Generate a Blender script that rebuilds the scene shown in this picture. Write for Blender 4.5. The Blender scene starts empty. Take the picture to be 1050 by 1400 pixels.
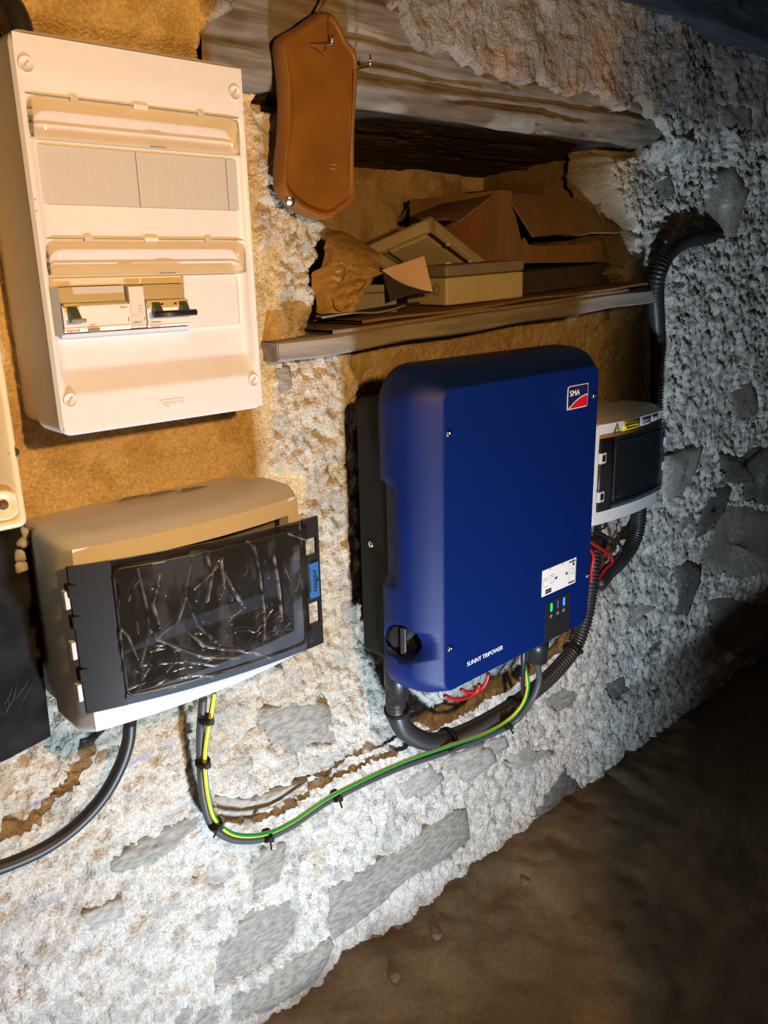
import bpy, bmesh, math, random
import numpy as np
from mathutils import Vector, Matrix

random.seed(7)
rng = np.random.default_rng(7)
scene = bpy.context.scene
C = scene.collection

# ------------------------------------------------------------------ camera
F_PX, CX, CY = 1130.0, 525.0, 700.0
CAM = np.array([0.0, -0.94, 1.2])
def _rot(rx, ry, rz):
    cx, sx, cy, sy, cz, sz = math.cos(rx), math.sin(rx), math.cos(ry), math.sin(ry), math.cos(rz), math.sin(rz)
    Rx = np.array([[1, 0, 0], [0, cx, -sx], [0, sx, cx]])
    Ry = np.array([[cy, 0, sy], [0, 1, 0], [-sy, 0, cy]])
    Rz = np.array([[cz, -sz, 0], [sz, cz, 0], [0, 0, 1]])
    return Rz @ Rx @ Ry
RM = _rot(math.radians(16.26), math.radians(-42.40), math.radians(-1.37))
def _w(v): return Vector((v[0], v[2], -v[1]))
right, down, fwd = _w(RM[0]), _w(RM[1]), _w(RM[2])
cam_d = bpy.data.cameras.new('camera')
cam = bpy.data.objects.new('camera', cam_d); C.objects.link(cam)
cam.matrix_world = Matrix(((right.x, -down.x, -fwd.x, CAM[0]), (right.y, -down.y, -fwd.y, CAM[1]),
                           (right.z, -down.z, -fwd.z, CAM[2]), (0, 0, 0, 1)))
cam_d.sensor_fit = 'VERTICAL'; cam_d.sensor_height = 36.0; cam_d.lens = 36.0 * F_PX / 1400.0
cam_d.clip_start = 0.02
scene.camera = cam

# ------------------------------------------------------------------ world, exposure
world = bpy.data.worlds.new('world'); scene.world = world; world.use_nodes = True
world.node_tree.nodes['Background'].inputs[0].default_value = (0.5, 0.45, 0.4, 1)
world.node_tree.nodes['Background'].inputs[1].default_value = 0.02
vs = scene.view_settings
vs.view_transform = 'Standard'; vs.look = 'None'; vs.gamma = 1.0; vs.use_curve_mapping = False
vs.exposure = 0.0
WARM_POS = (0.33, -0.96, 1.28); WARM_COL = (1.0, 0.52, 0.155); WARM_W = 25.0
COOL_POS = (0.44, -0.80, 0.10); COOL_COL = (0.73, 0.87, 1.0); COOL_W = 18.5

# ------------------------------------------------------------------ pixel -> place
def P(px, py, y=0.0):
    d = RM.T @ np.array([(px - CX) / F_PX, (py - CY) / F_PX, 1.0])
    r = np.array([d[0], d[2], -d[1]]); t = (y - CAM[1]) / r[1]
    q = CAM + r * t
    return (float(q[0]), float(y), float(q[2]))
def PZ(px, py, z):
    d = RM.T @ np.array([(px - CX) / F_PX, (py - CY) / F_PX, 1.0])
    r = np.array([d[0], d[2], -d[1]]); t = (z - CAM[2]) / r[2]
    q = CAM + r * t
    return (float(q[0]), float(q[1]), float(z))

# ------------------------------------------------------------------ numpy noise
def _hash(ix, iy, seed):
    h = (ix.astype(np.int64) * 374761393 + iy.astype(np.int64) * 668265263 + seed * 1442695041) & 0xFFFFFFFF
    h = ((h ^ (h >> 13)) * 1274126177) & 0xFFFFFFFF
    h = h ^ (h >> 16)
    return (h & 0xFFFFFF) / float(0xFFFFFF)
def vnoise(x, y, seed=0):
    x = np.asarray(x, float); y = np.asarray(y, float)
    ix = np.floor(x); iy = np.floor(y); fx = x - ix; fy = y - iy
    fx = fx * fx * fx * (fx * (fx * 6 - 15) + 10); fy = fy * fy * fy * (fy * (fy * 6 - 15) + 10)
    ix = ix.astype(np.int64); iy = iy.astype(np.int64)
    a = _hash(ix, iy, seed); b = _hash(ix + 1, iy, seed); c = _hash(ix, iy + 1, seed); d = _hash(ix + 1, iy + 1, seed)
    return (a * (1 - fx) + b * fx) * (1 - fy) + (c * (1 - fx) + d * fx) * fy
def fbm(x, y, seed=0, o=4, g=0.5):
    s = 0; a = 1; t = 0
    for i in range(o):
        s = s + a * vnoise(x * 2 ** i + 17.3 * i, y * 2 ** i + 9.1 * i, seed + i); t += a; a *= g
    return s / t            # 0..1, mean .5
def sstep(a, b, x):
    t = np.clip((x - a) / (b - a), 0, 1); return t * t * (3 - 2 * t)
def sdf_poly(x, z, poly):
    """signed distance, negative inside"""
    d = np.full(x.shape, 1e9); ins = np.zeros(x.shape, bool)
    n = len(poly)
    for i in range(n):
        ax, az = poly[i]; bx, bz = poly[(i + 1) % n]
        ex, ez = bx - ax, bz - az; wx, wz = x - ax, z - az
        t = np.clip((wx * ex + wz * ez) / (ex * ex + ez * ez + 1e-12), 0, 1)
        d = np.minimum(d, np.hypot(wx - ex * t, wz - ez * t))
        c = ((az > z) != (bz > z)) & (x < (bx - ax) * (z - az) / ((bz - az) if abs(bz - az) > 1e-12 else 1e-12) + ax)
        ins ^= c
    return np.where(ins, -d, d)

# ------------------------------------------------------------------ materials
MATS = {}
def nodes_of(name):
    m = bpy.data.materials.new(name); m.use_nodes = True
    nt = m.node_tree; return m, nt, nt.nodes['Principled BSDF']
def mat(name, col, rough=0.5, metal=0.0, var=0.0, scale=40.0, bump=0.0, bscale=200.0, coat=0.0, spec=0.5, emit=None, col2=None, stretch=None):
    if name in MATS: return MATS[name]
    m, nt, b = nodes_of(name)
    b.inputs['Base Color'].default_value = (*col, 1); b.inputs['Roughness'].default_value = rough
    b.inputs['Metallic'].default_value = metal; b.inputs['Specular IOR Level'].default_value = spec
    if coat: b.inputs['Coat Weight'].default_value = coat
    N = nt.nodes; L = nt.links
    if var or bump:
        tc = N.new('ShaderNodeTexCoord'); mp = N.new('ShaderNodeMapping'); L.new(tc.outputs['Object'], mp.inputs[0])
        if stretch: mp.inputs['Scale'].default_value = stretch
    if var:
        n = N.new('ShaderNodeTexNoise'); n.inputs['Scale'].default_value = scale; n.inputs['Detail'].default_value = 6
        L.new(mp.outputs[0], n.inputs['Vector'])
        r = N.new('ShaderNodeValToRGB'); L.new(n.outputs['Fac'], r.inputs[0])
        c2 = col2 if col2 else tuple(c * (1 - var) for c in col)
        r.color_ramp.elements[0].position = 0.35; r.color_ramp.elements[1].position = 0.65
        r.color_ramp.elements[0].color = (*c2, 1); r.color_ramp.elements[1].color = (*(col if col2 else tuple(min(1, c * (1 + var * .5)) for c in col)), 1)
        L.new(r.outputs[0], b.inputs['Base Color'])
    if bump:
        n2 = N.new('ShaderNodeTexNoise'); n2.inputs['Scale'].default_value = bscale; n2.inputs['Detail'].default_value = 4
        L.new(mp.outputs[0], n2.inputs['Vector'])
        bp = N.new('ShaderNodeBump'); bp.inputs['Strength'].default_value = bump; bp.inputs['Distance'].default_value = 0.002
        L.new(n2.outputs['Fac'], bp.inputs['Height']); L.new(bp.outputs[0], b.inputs['Normal'])
    if emit:
        b.inputs['Emission Color'].default_value = (*emit[0], 1); b.inputs['Emission Strength'].default_value = emit[1]
    MATS[name] = m; return m
def sheer(name, tint, gloss_rough=0.05, ior=1.45, haze=0.0, haze_col=(0.8, 0.8, 0.8)):
    m = bpy.data.materials.new(name); m.use_nodes = True; nt = m.node_tree; N = nt.nodes; L = nt.links
    N.remove(N['Principled BSDF']); out = N['Material Output']
    t = N.new('ShaderNodeBsdfTransparent'); t.inputs[0].default_value = (*tint, 1)
    g = N.new('ShaderNodeBsdfGlossy'); g.inputs['Roughness'].default_value = gloss_rough; g.inputs[0].default_value = (1, 1, 1, 1)
    fr = N.new('ShaderNodeFresnel'); fr.inputs[0].default_value = ior
    mx = N.new('ShaderNodeMixShader'); L.new(fr.outputs[0], mx.inputs[0])
    src = t.outputs[0]
    if haze:
        d = N.new('ShaderNodeBsdfDiffuse'); d.inputs[0].default_value = (*haze_col, 1)
        m2 = N.new('ShaderNodeMixShader'); m2.inputs[0].default_value = haze
        L.new(t.outputs[0], m2.inputs[1]); L.new(d.outputs[0], m2.inputs[2]); src = m2.outputs[0]
    L.new(src, mx.inputs[1]); L.new(g.outputs[0], mx.inputs[2]); L.new(mx.outputs[0], out.inputs[0])
    MATS[name] = m; return m
def film_mat(name):
    m = bpy.data.materials.new(name); m.use_nodes = True; nt = m.node_tree; N = nt.nodes; L = nt.links
    N.remove(N['Principled BSDF']); out = N['Material Output']
    t = N.new('ShaderNodeBsdfTransparent'); t.inputs[0].default_value = (.93, .93, .93, 1)
    d = N.new('ShaderNodeBsdfDiffuse'); d.inputs[0].default_value = (.75, .77, .8, 1)
    a = N.new('ShaderNodeAttribute'); a.attribute_name = 'albedo'
    m2 = N.new('ShaderNodeMixShader'); L.new(a.outputs['Fac'], m2.inputs[0]); L.new(t.outputs[0], m2.inputs[1]); L.new(d.outputs[0], m2.inputs[2])
    g = N.new('ShaderNodeBsdfGlossy'); g.inputs['Roughness'].default_value = .16
    fr = N.new('ShaderNodeFresnel'); fr.inputs[0].default_value = 1.35
    mx = N.new('ShaderNodeMixShader'); L.new(fr.outputs[0], mx.inputs[0]); L.new(m2.outputs[0], mx.inputs[1]); L.new(g.outputs[0], mx.inputs[2])
    L.new(mx.outputs[0], out.inputs[0]); MATS[name] = m; return m
def attr_mat(name, rough=0.9, fine=300.0, fine_amt=0.25, bump=0.35, bscale=420.0, stretch=None):
    """albedo comes from the point attribute 'albedo', with fine procedural grain"""
    m, nt, b = nodes_of(name); N = nt.nodes; L = nt.links
    b.inputs['Roughness'].default_value = rough; b.inputs['Specular IOR Level'].default_value = 0.2
    a = N.new('ShaderNodeAttribute'); a.attribute_name = 'albedo'
    tc = N.new('ShaderNodeTexCoord'); mp = N.new('ShaderNodeMapping'); L.new(tc.outputs['Object'], mp.inputs[0])
    if stretch: mp.inputs['Scale'].default_value = stretch
    n = N.new('ShaderNodeTexNoise'); n.inputs['Scale'].default_value = fine; n.inputs['Detail'].default_value = 5; L.new(mp.outputs[0], n.inputs['Vector'])
    mr = N.new('ShaderNodeMapRange'); mr.inputs[1].default_value = 0.3; mr.inputs[2].default_value = 0.7
    mr.inputs[3].default_value = 1 - fine_amt; mr.inputs[4].default_value = 1 + fine_amt * 0.6
    L.new(n.outputs['Fac'], mr.inputs[0])
    mx = N.new('ShaderNodeVectorMath'); mx.operation = 'SCALE'
    L.new(a.outputs['Color'], mx.inputs[0]); L.new(mr.outputs[0], mx.inputs['Scale'])
    L.new(mx.outputs[0], b.inputs['Base Color'])
    n2 = N.new('ShaderNodeTexNoise'); n2.inputs['Scale'].default_value = bscale; n2.inputs['Detail'].default_value = 3; L.new(mp.outputs[0], n2.inputs['Vector'])
    bp = N.new('ShaderNodeBump'); bp.inputs['Strength'].default_value = bump; bp.inputs['Distance'].default_value = 0.004
    L.new(n2.outputs['Fac'], bp.inputs['Height']); L.new(bp.outputs[0], b.inputs['Normal'])
    MATS[name] = m; return m

M_WALL = attr_mat('plaster_wall', 0.92, fine=260.0, fine_amt=0.28, bump=0.9, bscale=240.0)
M_WOOD = attr_mat('old_beam_wood', 0.85, fine=90.0, fine_amt=0.35, bump=0.5, bscale=160.0, stretch=(0.12, 1, 1))
M_FLOOR = attr_mat('earth_floor', 0.95, fine=120.0, fine_amt=0.2, bump=0.3, bscale=200.0)
mat('stone', (0.33, 0.312, 0.28), 0.85, var=0.34, scale=75.0, bump=0.7, bscale=150.0, spec=0.2, stretch=(1, 1, 2.2))
mat('stone_dark', (0.17, 0.165, 0.155), 0.85, var=0.4, scale=60.0, bump=0.8, bscale=120.0, spec=0.2, stretch=(1, 1, 2.2))
mat('stone_pale', (0.42, 0.40, 0.37), 0.85, var=0.3, scale=75.0, bump=0.7, bscale=150.0, spec=0.2, stretch=(1, 1, 2.2))
mat('crumb', (0.21, 0.155, 0.10), 0.95, var=0.3, scale=40, bump=0.5, bscale=120, spec=0.1)
mat('room_stone', (0.09, 0.082, 0.07), 0.95, var=0.4, scale=5.0, bump=0.5, bscale=20.0, spec=0.1)
mat('white_plastic', (0.71, 0.705, 0.72), 0.42, var=0.02, scale=60)
mat('white_trim', (0.70, 0.69, 0.70), 0.4)
mat('grey_strip', (0.50, 0.49, 0.47), 0.5)
mat('module_grey', (0.62, 0.615, 0.60), 0.5)
mat('module_light', (0.72, 0.71, 0.69), 0.45)
mat('beige_part', (0.62, 0.55, 0.42), 0.5)
mat('toggle_green', (0.06, 0.085, 0.06), 0.4)
mat('mid_grey', (0.22, 0.23, 0.24), 0.45)
mat('blue_strip', (0.62, 0.70, 0.86), 0.5)
mat('black_plastic', (0.018, 0.018, 0.019), 0.38)
mat('black_matte', (0.007, 0.0075, 0.007), 0.6, spec=0.25)
mat('ink', (0.02, 0.02, 0.022), 0.6)
mat('grey_ink', (0.25, 0.25, 0.26), 0.6)
mat('red_ink', (0.5, 0.05, 0.04), 0.5)
mat('box_grey', (0.56, 0.56, 0.55), 0.38, var=0.03, scale=30)
mat('box_white', (0.70, 0.70, 0.71), 0.35)
mat('inverter_blue', (0.001, 0.013, 0.115), 0.44, bump=0.25, bscale=900.0, spec=0.3)
mat('logo_navy', (0.008, 0.016, 0.07), 0.4)
mat('logo_red', (0.62, 0.01, 0.02), 0.4)
mat('sign_white', (0.85, 0.86, 0.88), 0.4)
mat('metal', (0.72, 0.72, 0.72), 0.22, metal=1.0)
mat('rust', (0.16, 0.075, 0.035), 0.7, metal=0.3, var=0.4, scale=150)
mat('led_green', (0.0, 0.3, 0.12), 0.4, emit=((0.0, 1.0, 0.35), 1.3))
mat('led_blue', (0.02, 0.08, 0.6), 0.4, emit=((0.02, 0.22, 1.0), 2.2))
mat('led_dim', (0.02, 0.03, 0.35), 0.4, emit=((0.06, 0.09, 0.8), 0.55))
mat('cable_grey', (0.062, 0.064, 0.066), 0.5)
mat('cable_black', (0.022, 0.022, 0.023), 0.45)
mat('conduit_black', (0.028, 0.028, 0.03), 0.42)
mat('cable_red', (0.48, 0.012, 0.015), 0.4)
mat('cable_yellow', (0.72, 0.62, 0.02), 0.42)
mat('cable_green', (0.02, 0.26, 0.05), 0.42)
mat('leather', (0.19, 0.072, 0.008), 0.42, var=0.22, scale=18, bump=0.15, bscale=300, spec=0.4)
mat('leather_edge', (0.25, 0.105, 0.02), 0.4, var=0.15, scale=30)
mat('cardboard', (0.215, 0.135, 0.068), 0.85, var=0.12, scale=30, bump=0.2, bscale=60, stretch=(1, 1, 0.2), spec=0.2)
mat('cardboard_edge', (0.25, 0.19, 0.12), 0.9, var=0.3, scale=200, spec=0.2)
mat('kraft', (0.42, 0.275, 0.11), 0.7, var=0.18, scale=25, spec=0.3)
mat('tray_beige', (0.46, 0.42, 0.29), 0.5, var=0.06, scale=25)
mat('tray_grey', (0.20, 0.19, 0.165), 0.6, var=0.1, scale=25)
mat('dark_card', (0.050, 0.044, 0.038), 0.7, var=0.2, scale=30)
mat('pink_paper', (0.74, 0.55, 0.47), 0.8, spec=0.2)
mat('cream_plastic', (0.74, 0.64, 0.40), 0.42, var=0.04, scale=30)
mat('slate', (0.014, 0.015, 0.018), 0.85, var=0.6, scale=28, bump=0.4, bscale=60, spec=0.15)
mat('chalk', (0.05, 0.051, 0.053), 0.9)
mat('shelf_wood', (0.30, 0.27, 0.235), 0.85, var=0.35, scale=60, bump=0.4, bscale=120, stretch=(0.1, 1, 1), spec=0.2)
mat('label_blue', (0.03, 0.13, 0.38), 0.4)
mat('label_yellow', (0.85, 0.66, 0.02), 0.45)
mat('label_grey', (0.50, 0.54, 0.60), 0.45)
mat('mortar', (0.50, 0.49, 0.45), 0.95, var=0.25, scale=60, bump=0.6, bscale=120, spec=0.1)
mat('blocker_wood', (0.13, 0.085, 0.05), 0.8, var=0.35, scale=30, bump=0.4, bscale=80, stretch=(1, 1, 0.1))
mat('lamp_yellow', (0.70, 0.42, 0.02), 0.4)
mat('brass', (0.55, 0.38, 0.12), 0.35, metal=1.0)
mat('module_dark', (0.16, 0.17, 0.185), 0.5)
mat('blocker_red', (0.28, 0.02, 0.015), 0.4)
sheer('clear_flap', (0.97, 0.965, 0.96), 0.08, 1.18, haze=0.04, haze_col=(0.75, 0.72, 0.70))
sheer('smoked_door', (0.36, 0.37, 0.40), 0.05, 1.42, haze=0.035, haze_col=(0.35, 0.40, 0.5))
film_mat('wrap_film')

# ------------------------------------------------------------------ mesh helper
ROOT = {}
class MB:
    def __init__(s): s.v = []; s.f = []; s.smooth = []
    def add(s, vs_, fs, smooth=False):
        o = len(s.v); s.v += [tuple(map(float, v)) for v in vs_]
        s.f += [tuple(i + o for i in f) for f in fs]; s.smooth += [smooth] * len(fs); return s
    def box(s, x0, x1, y0, y1, z0, z1):
        v = [(x0, y0, z0), (x1, y0, z0), (x1, y1, z0), (x0, y1, z0), (x0, y0, z1), (x1, y0, z1), (x1, y1, z1), (x0, y1, z1)]
        return s.add(v, [(0, 3, 2, 1), (4, 5, 6, 7), (0, 1, 5, 4), (1, 2, 6, 5), (2, 3, 7, 6), (3, 0, 4, 7)])
    def frame_box(s, O, u, v, w, U, V, W):
        """box from O along unit vectors"""
        O, u, v, w = map(Vector, (O, u, v, w)); pts = []
        for c in (0, 1):
            for (a, b) in ((0, 0), (1, 0), (1, 1), (0, 1)): pts.append(O + u * U * a + v * V * b + w * W * c)
        return s.add(pts, [(0, 3, 2, 1), (4, 5, 6, 7), (0, 1, 5, 4), (1, 2, 6, 5), (2, 3, 7, 6), (3, 0, 4, 7)])
    def prism(s, poly, axis, a, b, smooth=False):
        """poly of 2-D points extruded along axis 'x','y','z' between a and b"""
        def mk(p, t): return {'y': (p[0], t, p[1]), 'x': (t, p[0], p[1]), 'z': (p[0], p[1], t)}[axis]
        n = len(poly); v = [mk(p, a) for p in poly] + [mk(p, b) for p in poly]
        s.add(v, [tuple(range(n)), tuple(range(2 * n - 1, n - 1, -1))])
        o = len(s.v) - 2 * n
        s.f += [(o + i, o + (i + 1) % n, o + n + (i + 1) % n, o + n + i) for i in range(n)]; s.smooth += [smooth] * n
        return s
    def loft(s, loops, cap0=True, cap1=True, smooth=True, closed=True):
        n = len(loops[0]); o = len(s.v)
        for lp in loops: s.v += [tuple(map(float, p)) for p in lp]
        for k in range(len(loops) - 1):
            for i in range(n if closed else n - 1):
                a = o + k * n + i; b = o + k * n + (i + 1) % n
                s.f.append((a, b, b + n, a + n)); s.smooth.append(smooth)
        if cap0: s.f.append(tuple(range(o + n - 1, o - 1, -1))); s.smooth.append(False)
        if cap1: s.f.append(tuple(range(o + (len(loops) - 1) * n, o + len(loops) * n))); s.smooth.append(False)
        return s
    def grid(s, fn, us, vs_, smooth=True):
        o = len(s.v); nu, nv = len(us), len(vs_)
        for v in vs_:
            for u in us: s.v.append(tuple(map(float, fn(u, v))))
        for j in range(nv - 1):
            for i in range(nu - 1):
                a = o + j * nu + i; s.f.append((a, a + 1, a + nu + 1, a + nu)); s.smooth.append(smooth)
        return s
    def cyl(s, p0, p1, r0, r1=None, n=20, smooth=True):
        p0, p1 = Vector(p0), Vector(p1); r1 = r0 if r1 is None else r1
        d = (p1 - p0).normalized(); u = d.orthogonal().normalized(); v = d.cross(u)
        l = [[p + (u * math.cos(2 * math.pi * k / n) + v * math.sin(2 * math.pi * k / n)) * r for k in range(n)] for p, r in ((p0, r0), (p1, r1))]
        return s.loft(l, smooth=smooth)
    def lathe(s, p, axis, prof, n=24):
        p = Vector(p); d = Vector(axis).normalized(); u = d.orthogonal().normalized(); v = d.cross(u)
        return s.loft([[p + d * h + (u * math.cos(2 * math.pi * k / n) + v * math.sin(2 * math.pi * k / n)) * max(r, 1e-5) for k in range(n)] for h, r in prof])
    def tube(s, pts, r, n=12, rf=None, caps=True):
        pts = [Vector(p) for p in pts]; loops = []; u = None; acc = 0
        for i, p in enumerate(pts):
            d = (pts[min(i + 1, len(pts) - 1)] - pts[max(i - 1, 0)]).normalized()
            if u is None: u = d.orthogonal().normalized()
            u = (u - d * u.dot(d)).normalized(); v = d.cross(u)
            rr = rf(i) if rf else r
            loops.append([p + (u * math.cos(2 * math.pi * k / n) + v * math.sin(2 * math.pi * k / n)) * rr for k in range(n)])
        return s.loft(loops, caps, caps)
    def build(s, name, m, parent=None, bevel=0.0, seg=2, base=None):
        if parent is None:
            a = np.array(s.v)
            if base is None: base = ((a[:, 0].min() + a[:, 0].max()) / 2, (a[:, 1].min() + a[:, 1].max()) / 2, a[:, 2].min())
        else: base = ROOT[parent.name]
        me = bpy.data.meshes.new(name)
        me.from_pydata([(v[0] - base[0], v[1] - base[1], v[2] - base[2]) for v in s.v], [], s.f)
        me.polygons.foreach_set('use_smooth', s.smooth)
        if bevel:
            bm = bmesh.new(); bm.from_mesh(me)
            bmesh.ops.remove_doubles(bm, verts=bm.verts, dist=1e-6)
            bmesh.ops.recalc_face_normals(bm, faces=bm.faces)
            es = [e for e in bm.edges if len(e.link_faces) == 2 and e.calc_face_angle(0) > 0.5]
            bmesh.ops.bevel(bm, geom=es, offset=bevel, segments=seg, profile=0.5, affect='EDGES', clamp_overlap=True)
            bm.to_mesh(me); bm.free()
        else:
            bm = bmesh.new(); bm.from_mesh(me); bmesh.ops.recalc_face_normals(bm, faces=bm.faces); bm.to_mesh(me); bm.free()
        me.materials.append(MATS[m] if isinstance(m, str) else m)
        o = bpy.data.objects.new(name, me); C.objects.link(o)
        if parent is None: o.location = base
        else: o.parent = parent
        ROOT[o.name] = base
        return o
def thing(name, label, cat, loc, group=None):
    o = bpy.data.objects.new(name, None); C.objects.link(o); o.location = loc; o.empty_display_size = 0.05
    ROOT[o.name] = tuple(loc); return tag(o, label, cat, group)
def tag(o, label, cat=None, group=None):
    o['label'] = label
    if cat: o['category'] = cat
    if group: o['group'] = group
    return o
def struct(o): o['kind'] = 'structure'; return o
def text(body, size, loc, m, parent, name='lettering', width=None, normal='-y', rotz=0.0, shear=0.0, up=None, xdir=None, extrude=0.0002):
    cu = bpy.data.curves.new('t', 'FONT'); cu.body = body; cu.size = size; cu.extrude = extrude; cu.shear = shear; cu.resolution_u = 3
    ob = bpy.data.objects.new('t', cu); C.objects.link(ob)
    dg = bpy.context.evaluated_depsgraph_get(); me = bpy.data.meshes.new_from_object(ob.evaluated_get(dg))
    bpy.data.objects.remove(ob); bpy.data.curves.remove(cu)
    co = np.array([v.co[:] for v in me.vertices])
    w = co[:, 0].max() - co[:, 0].min()
    sx = width / w if width else 1.0
    X = Vector(xdir) if xdir else Vector((1, 0, 0)); U = Vector(up) if up else Vector((0, 0, 1)); Nn = X.cross(U)
    base = ROOT[parent.name]
    for v in me.vertices:
        c = v.co; q = Vector(loc) + X * ((c.x - co[:, 0].min()) * sx) + U * c.y + Nn * c.z
        v.co = (q.x - base[0], q.y - base[1], q.z - base[2])
    me.name = name; me.materials.clear(); me.materials.append(MATS[m])
    o = bpy.data.objects.new(name, me); C.objects.link(o); o.parent = parent; ROOT[o.name] = base
    return o
def catmull(pts, step=0.004):
    pts = [Vector(p) for p in pts]; q = [pts[0] * 2 - pts[1]] + pts + [pts[-1] * 2 - pts[-2]]; dense = []
    for i in range(1, len(q) - 2):
        for k in range(40):
            t = k / 40; a, b, c, d = q[i - 1], q[i], q[i + 1], q[i + 2]
            dense.append(0.5 * ((2 * b) + (c - a) * t + (2 * a - 5 * b + 4 * c - d) * t * t + (3 * b - a - 3 * c + d) * t ** 3))
    dense.append(pts[-1])
    out = [dense[0]]; acc = 0
    for i in range(1, len(dense)):
        seg = (dense[i] - dense[i - 1]).length; 
        while acc + seg >= step:
            t = (step - acc) / seg; dense[i - 1] = dense[i - 1].lerp(dense[i], t); out.append(dense[i - 1].copy()); seg = (dense[i] - dense[i - 1]).length; acc = 0
        acc += seg
    return out
def rrect(x0, x1, z0, z1, r, n=6):
    pts = []
    for cx, cz, a0 in ((x1 - r, z1 - r, 0), (x0 + r, z1 - r, 90), (x0 + r, z0 + r, 180), (x1 - r, z0 + r, 270)):
        for k in range(n + 1):
            a = math.radians(a0 + 90 * k / n); pts.append((cx + r * math.cos(a), cz + r * math.sin(a)))
    return pts
def np_mesh(name, V, Fq, alb, m, smooth=True):
    me = bpy.data.meshes.new(name)
    me.vertices.add(len(V)); me.vertices.foreach_set('co', V.astype(np.float32).ravel())
    me.loops.add(Fq.size); me.loops.foreach_set('vertex_index', Fq.astype(np.int32).ravel())
    me.polygons.add(len(Fq)); me.polygons.foreach_set('loop_start', np.arange(0, Fq.size, 4, dtype=np.int32))
    me.polygons.foreach_set('use_smooth', np.full(len(Fq), smooth))
    me.update(calc_edges=True)
    a = me.attributes.new('albedo', 'FLOAT_COLOR', 'POINT')
    a.data.foreach_set('color', np.concatenate([np.clip(alb, 0, 1), np.ones((len(V), 1))], 1).astype(np.float32).ravel())
    me.materials.append(m)
    o = bpy.data.objects.new(name, me); C.objects.link(o); ROOT[o.name] = (0, 0, 0); return o
def quads(nx, nz):
    i = np.arange(nx - 1); j = np.arange(nz - 1); I, J = np.meshgrid(i, j); a = (J * nx + I).ravel()
    return np.stack([a, a + 1, a + nx + 1, a + nx], 1)

# ================================================================== SETTING
def seq(*segs):
    out = []
    for a, b, st in segs: out += list(np.arange(a, b, st))
    return np.array(out + [segs[-1][1]])
def polyP(pts, y=0.0): return [(P(a, b, y)[0], P(a, b, y)[2]) for a, b in pts]
def za(pts): return [(0 + .4952 * a, 920 + .4952 * b) for a, b in pts]      # crop frames used when tracing
def zb(pts): return [(400 + .619 * a, 900 + .619 * b) for a, b in pts]
def zc(pts): return [(860 + .257 * a, 560 + .257 * b) for a, b in pts]

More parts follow.
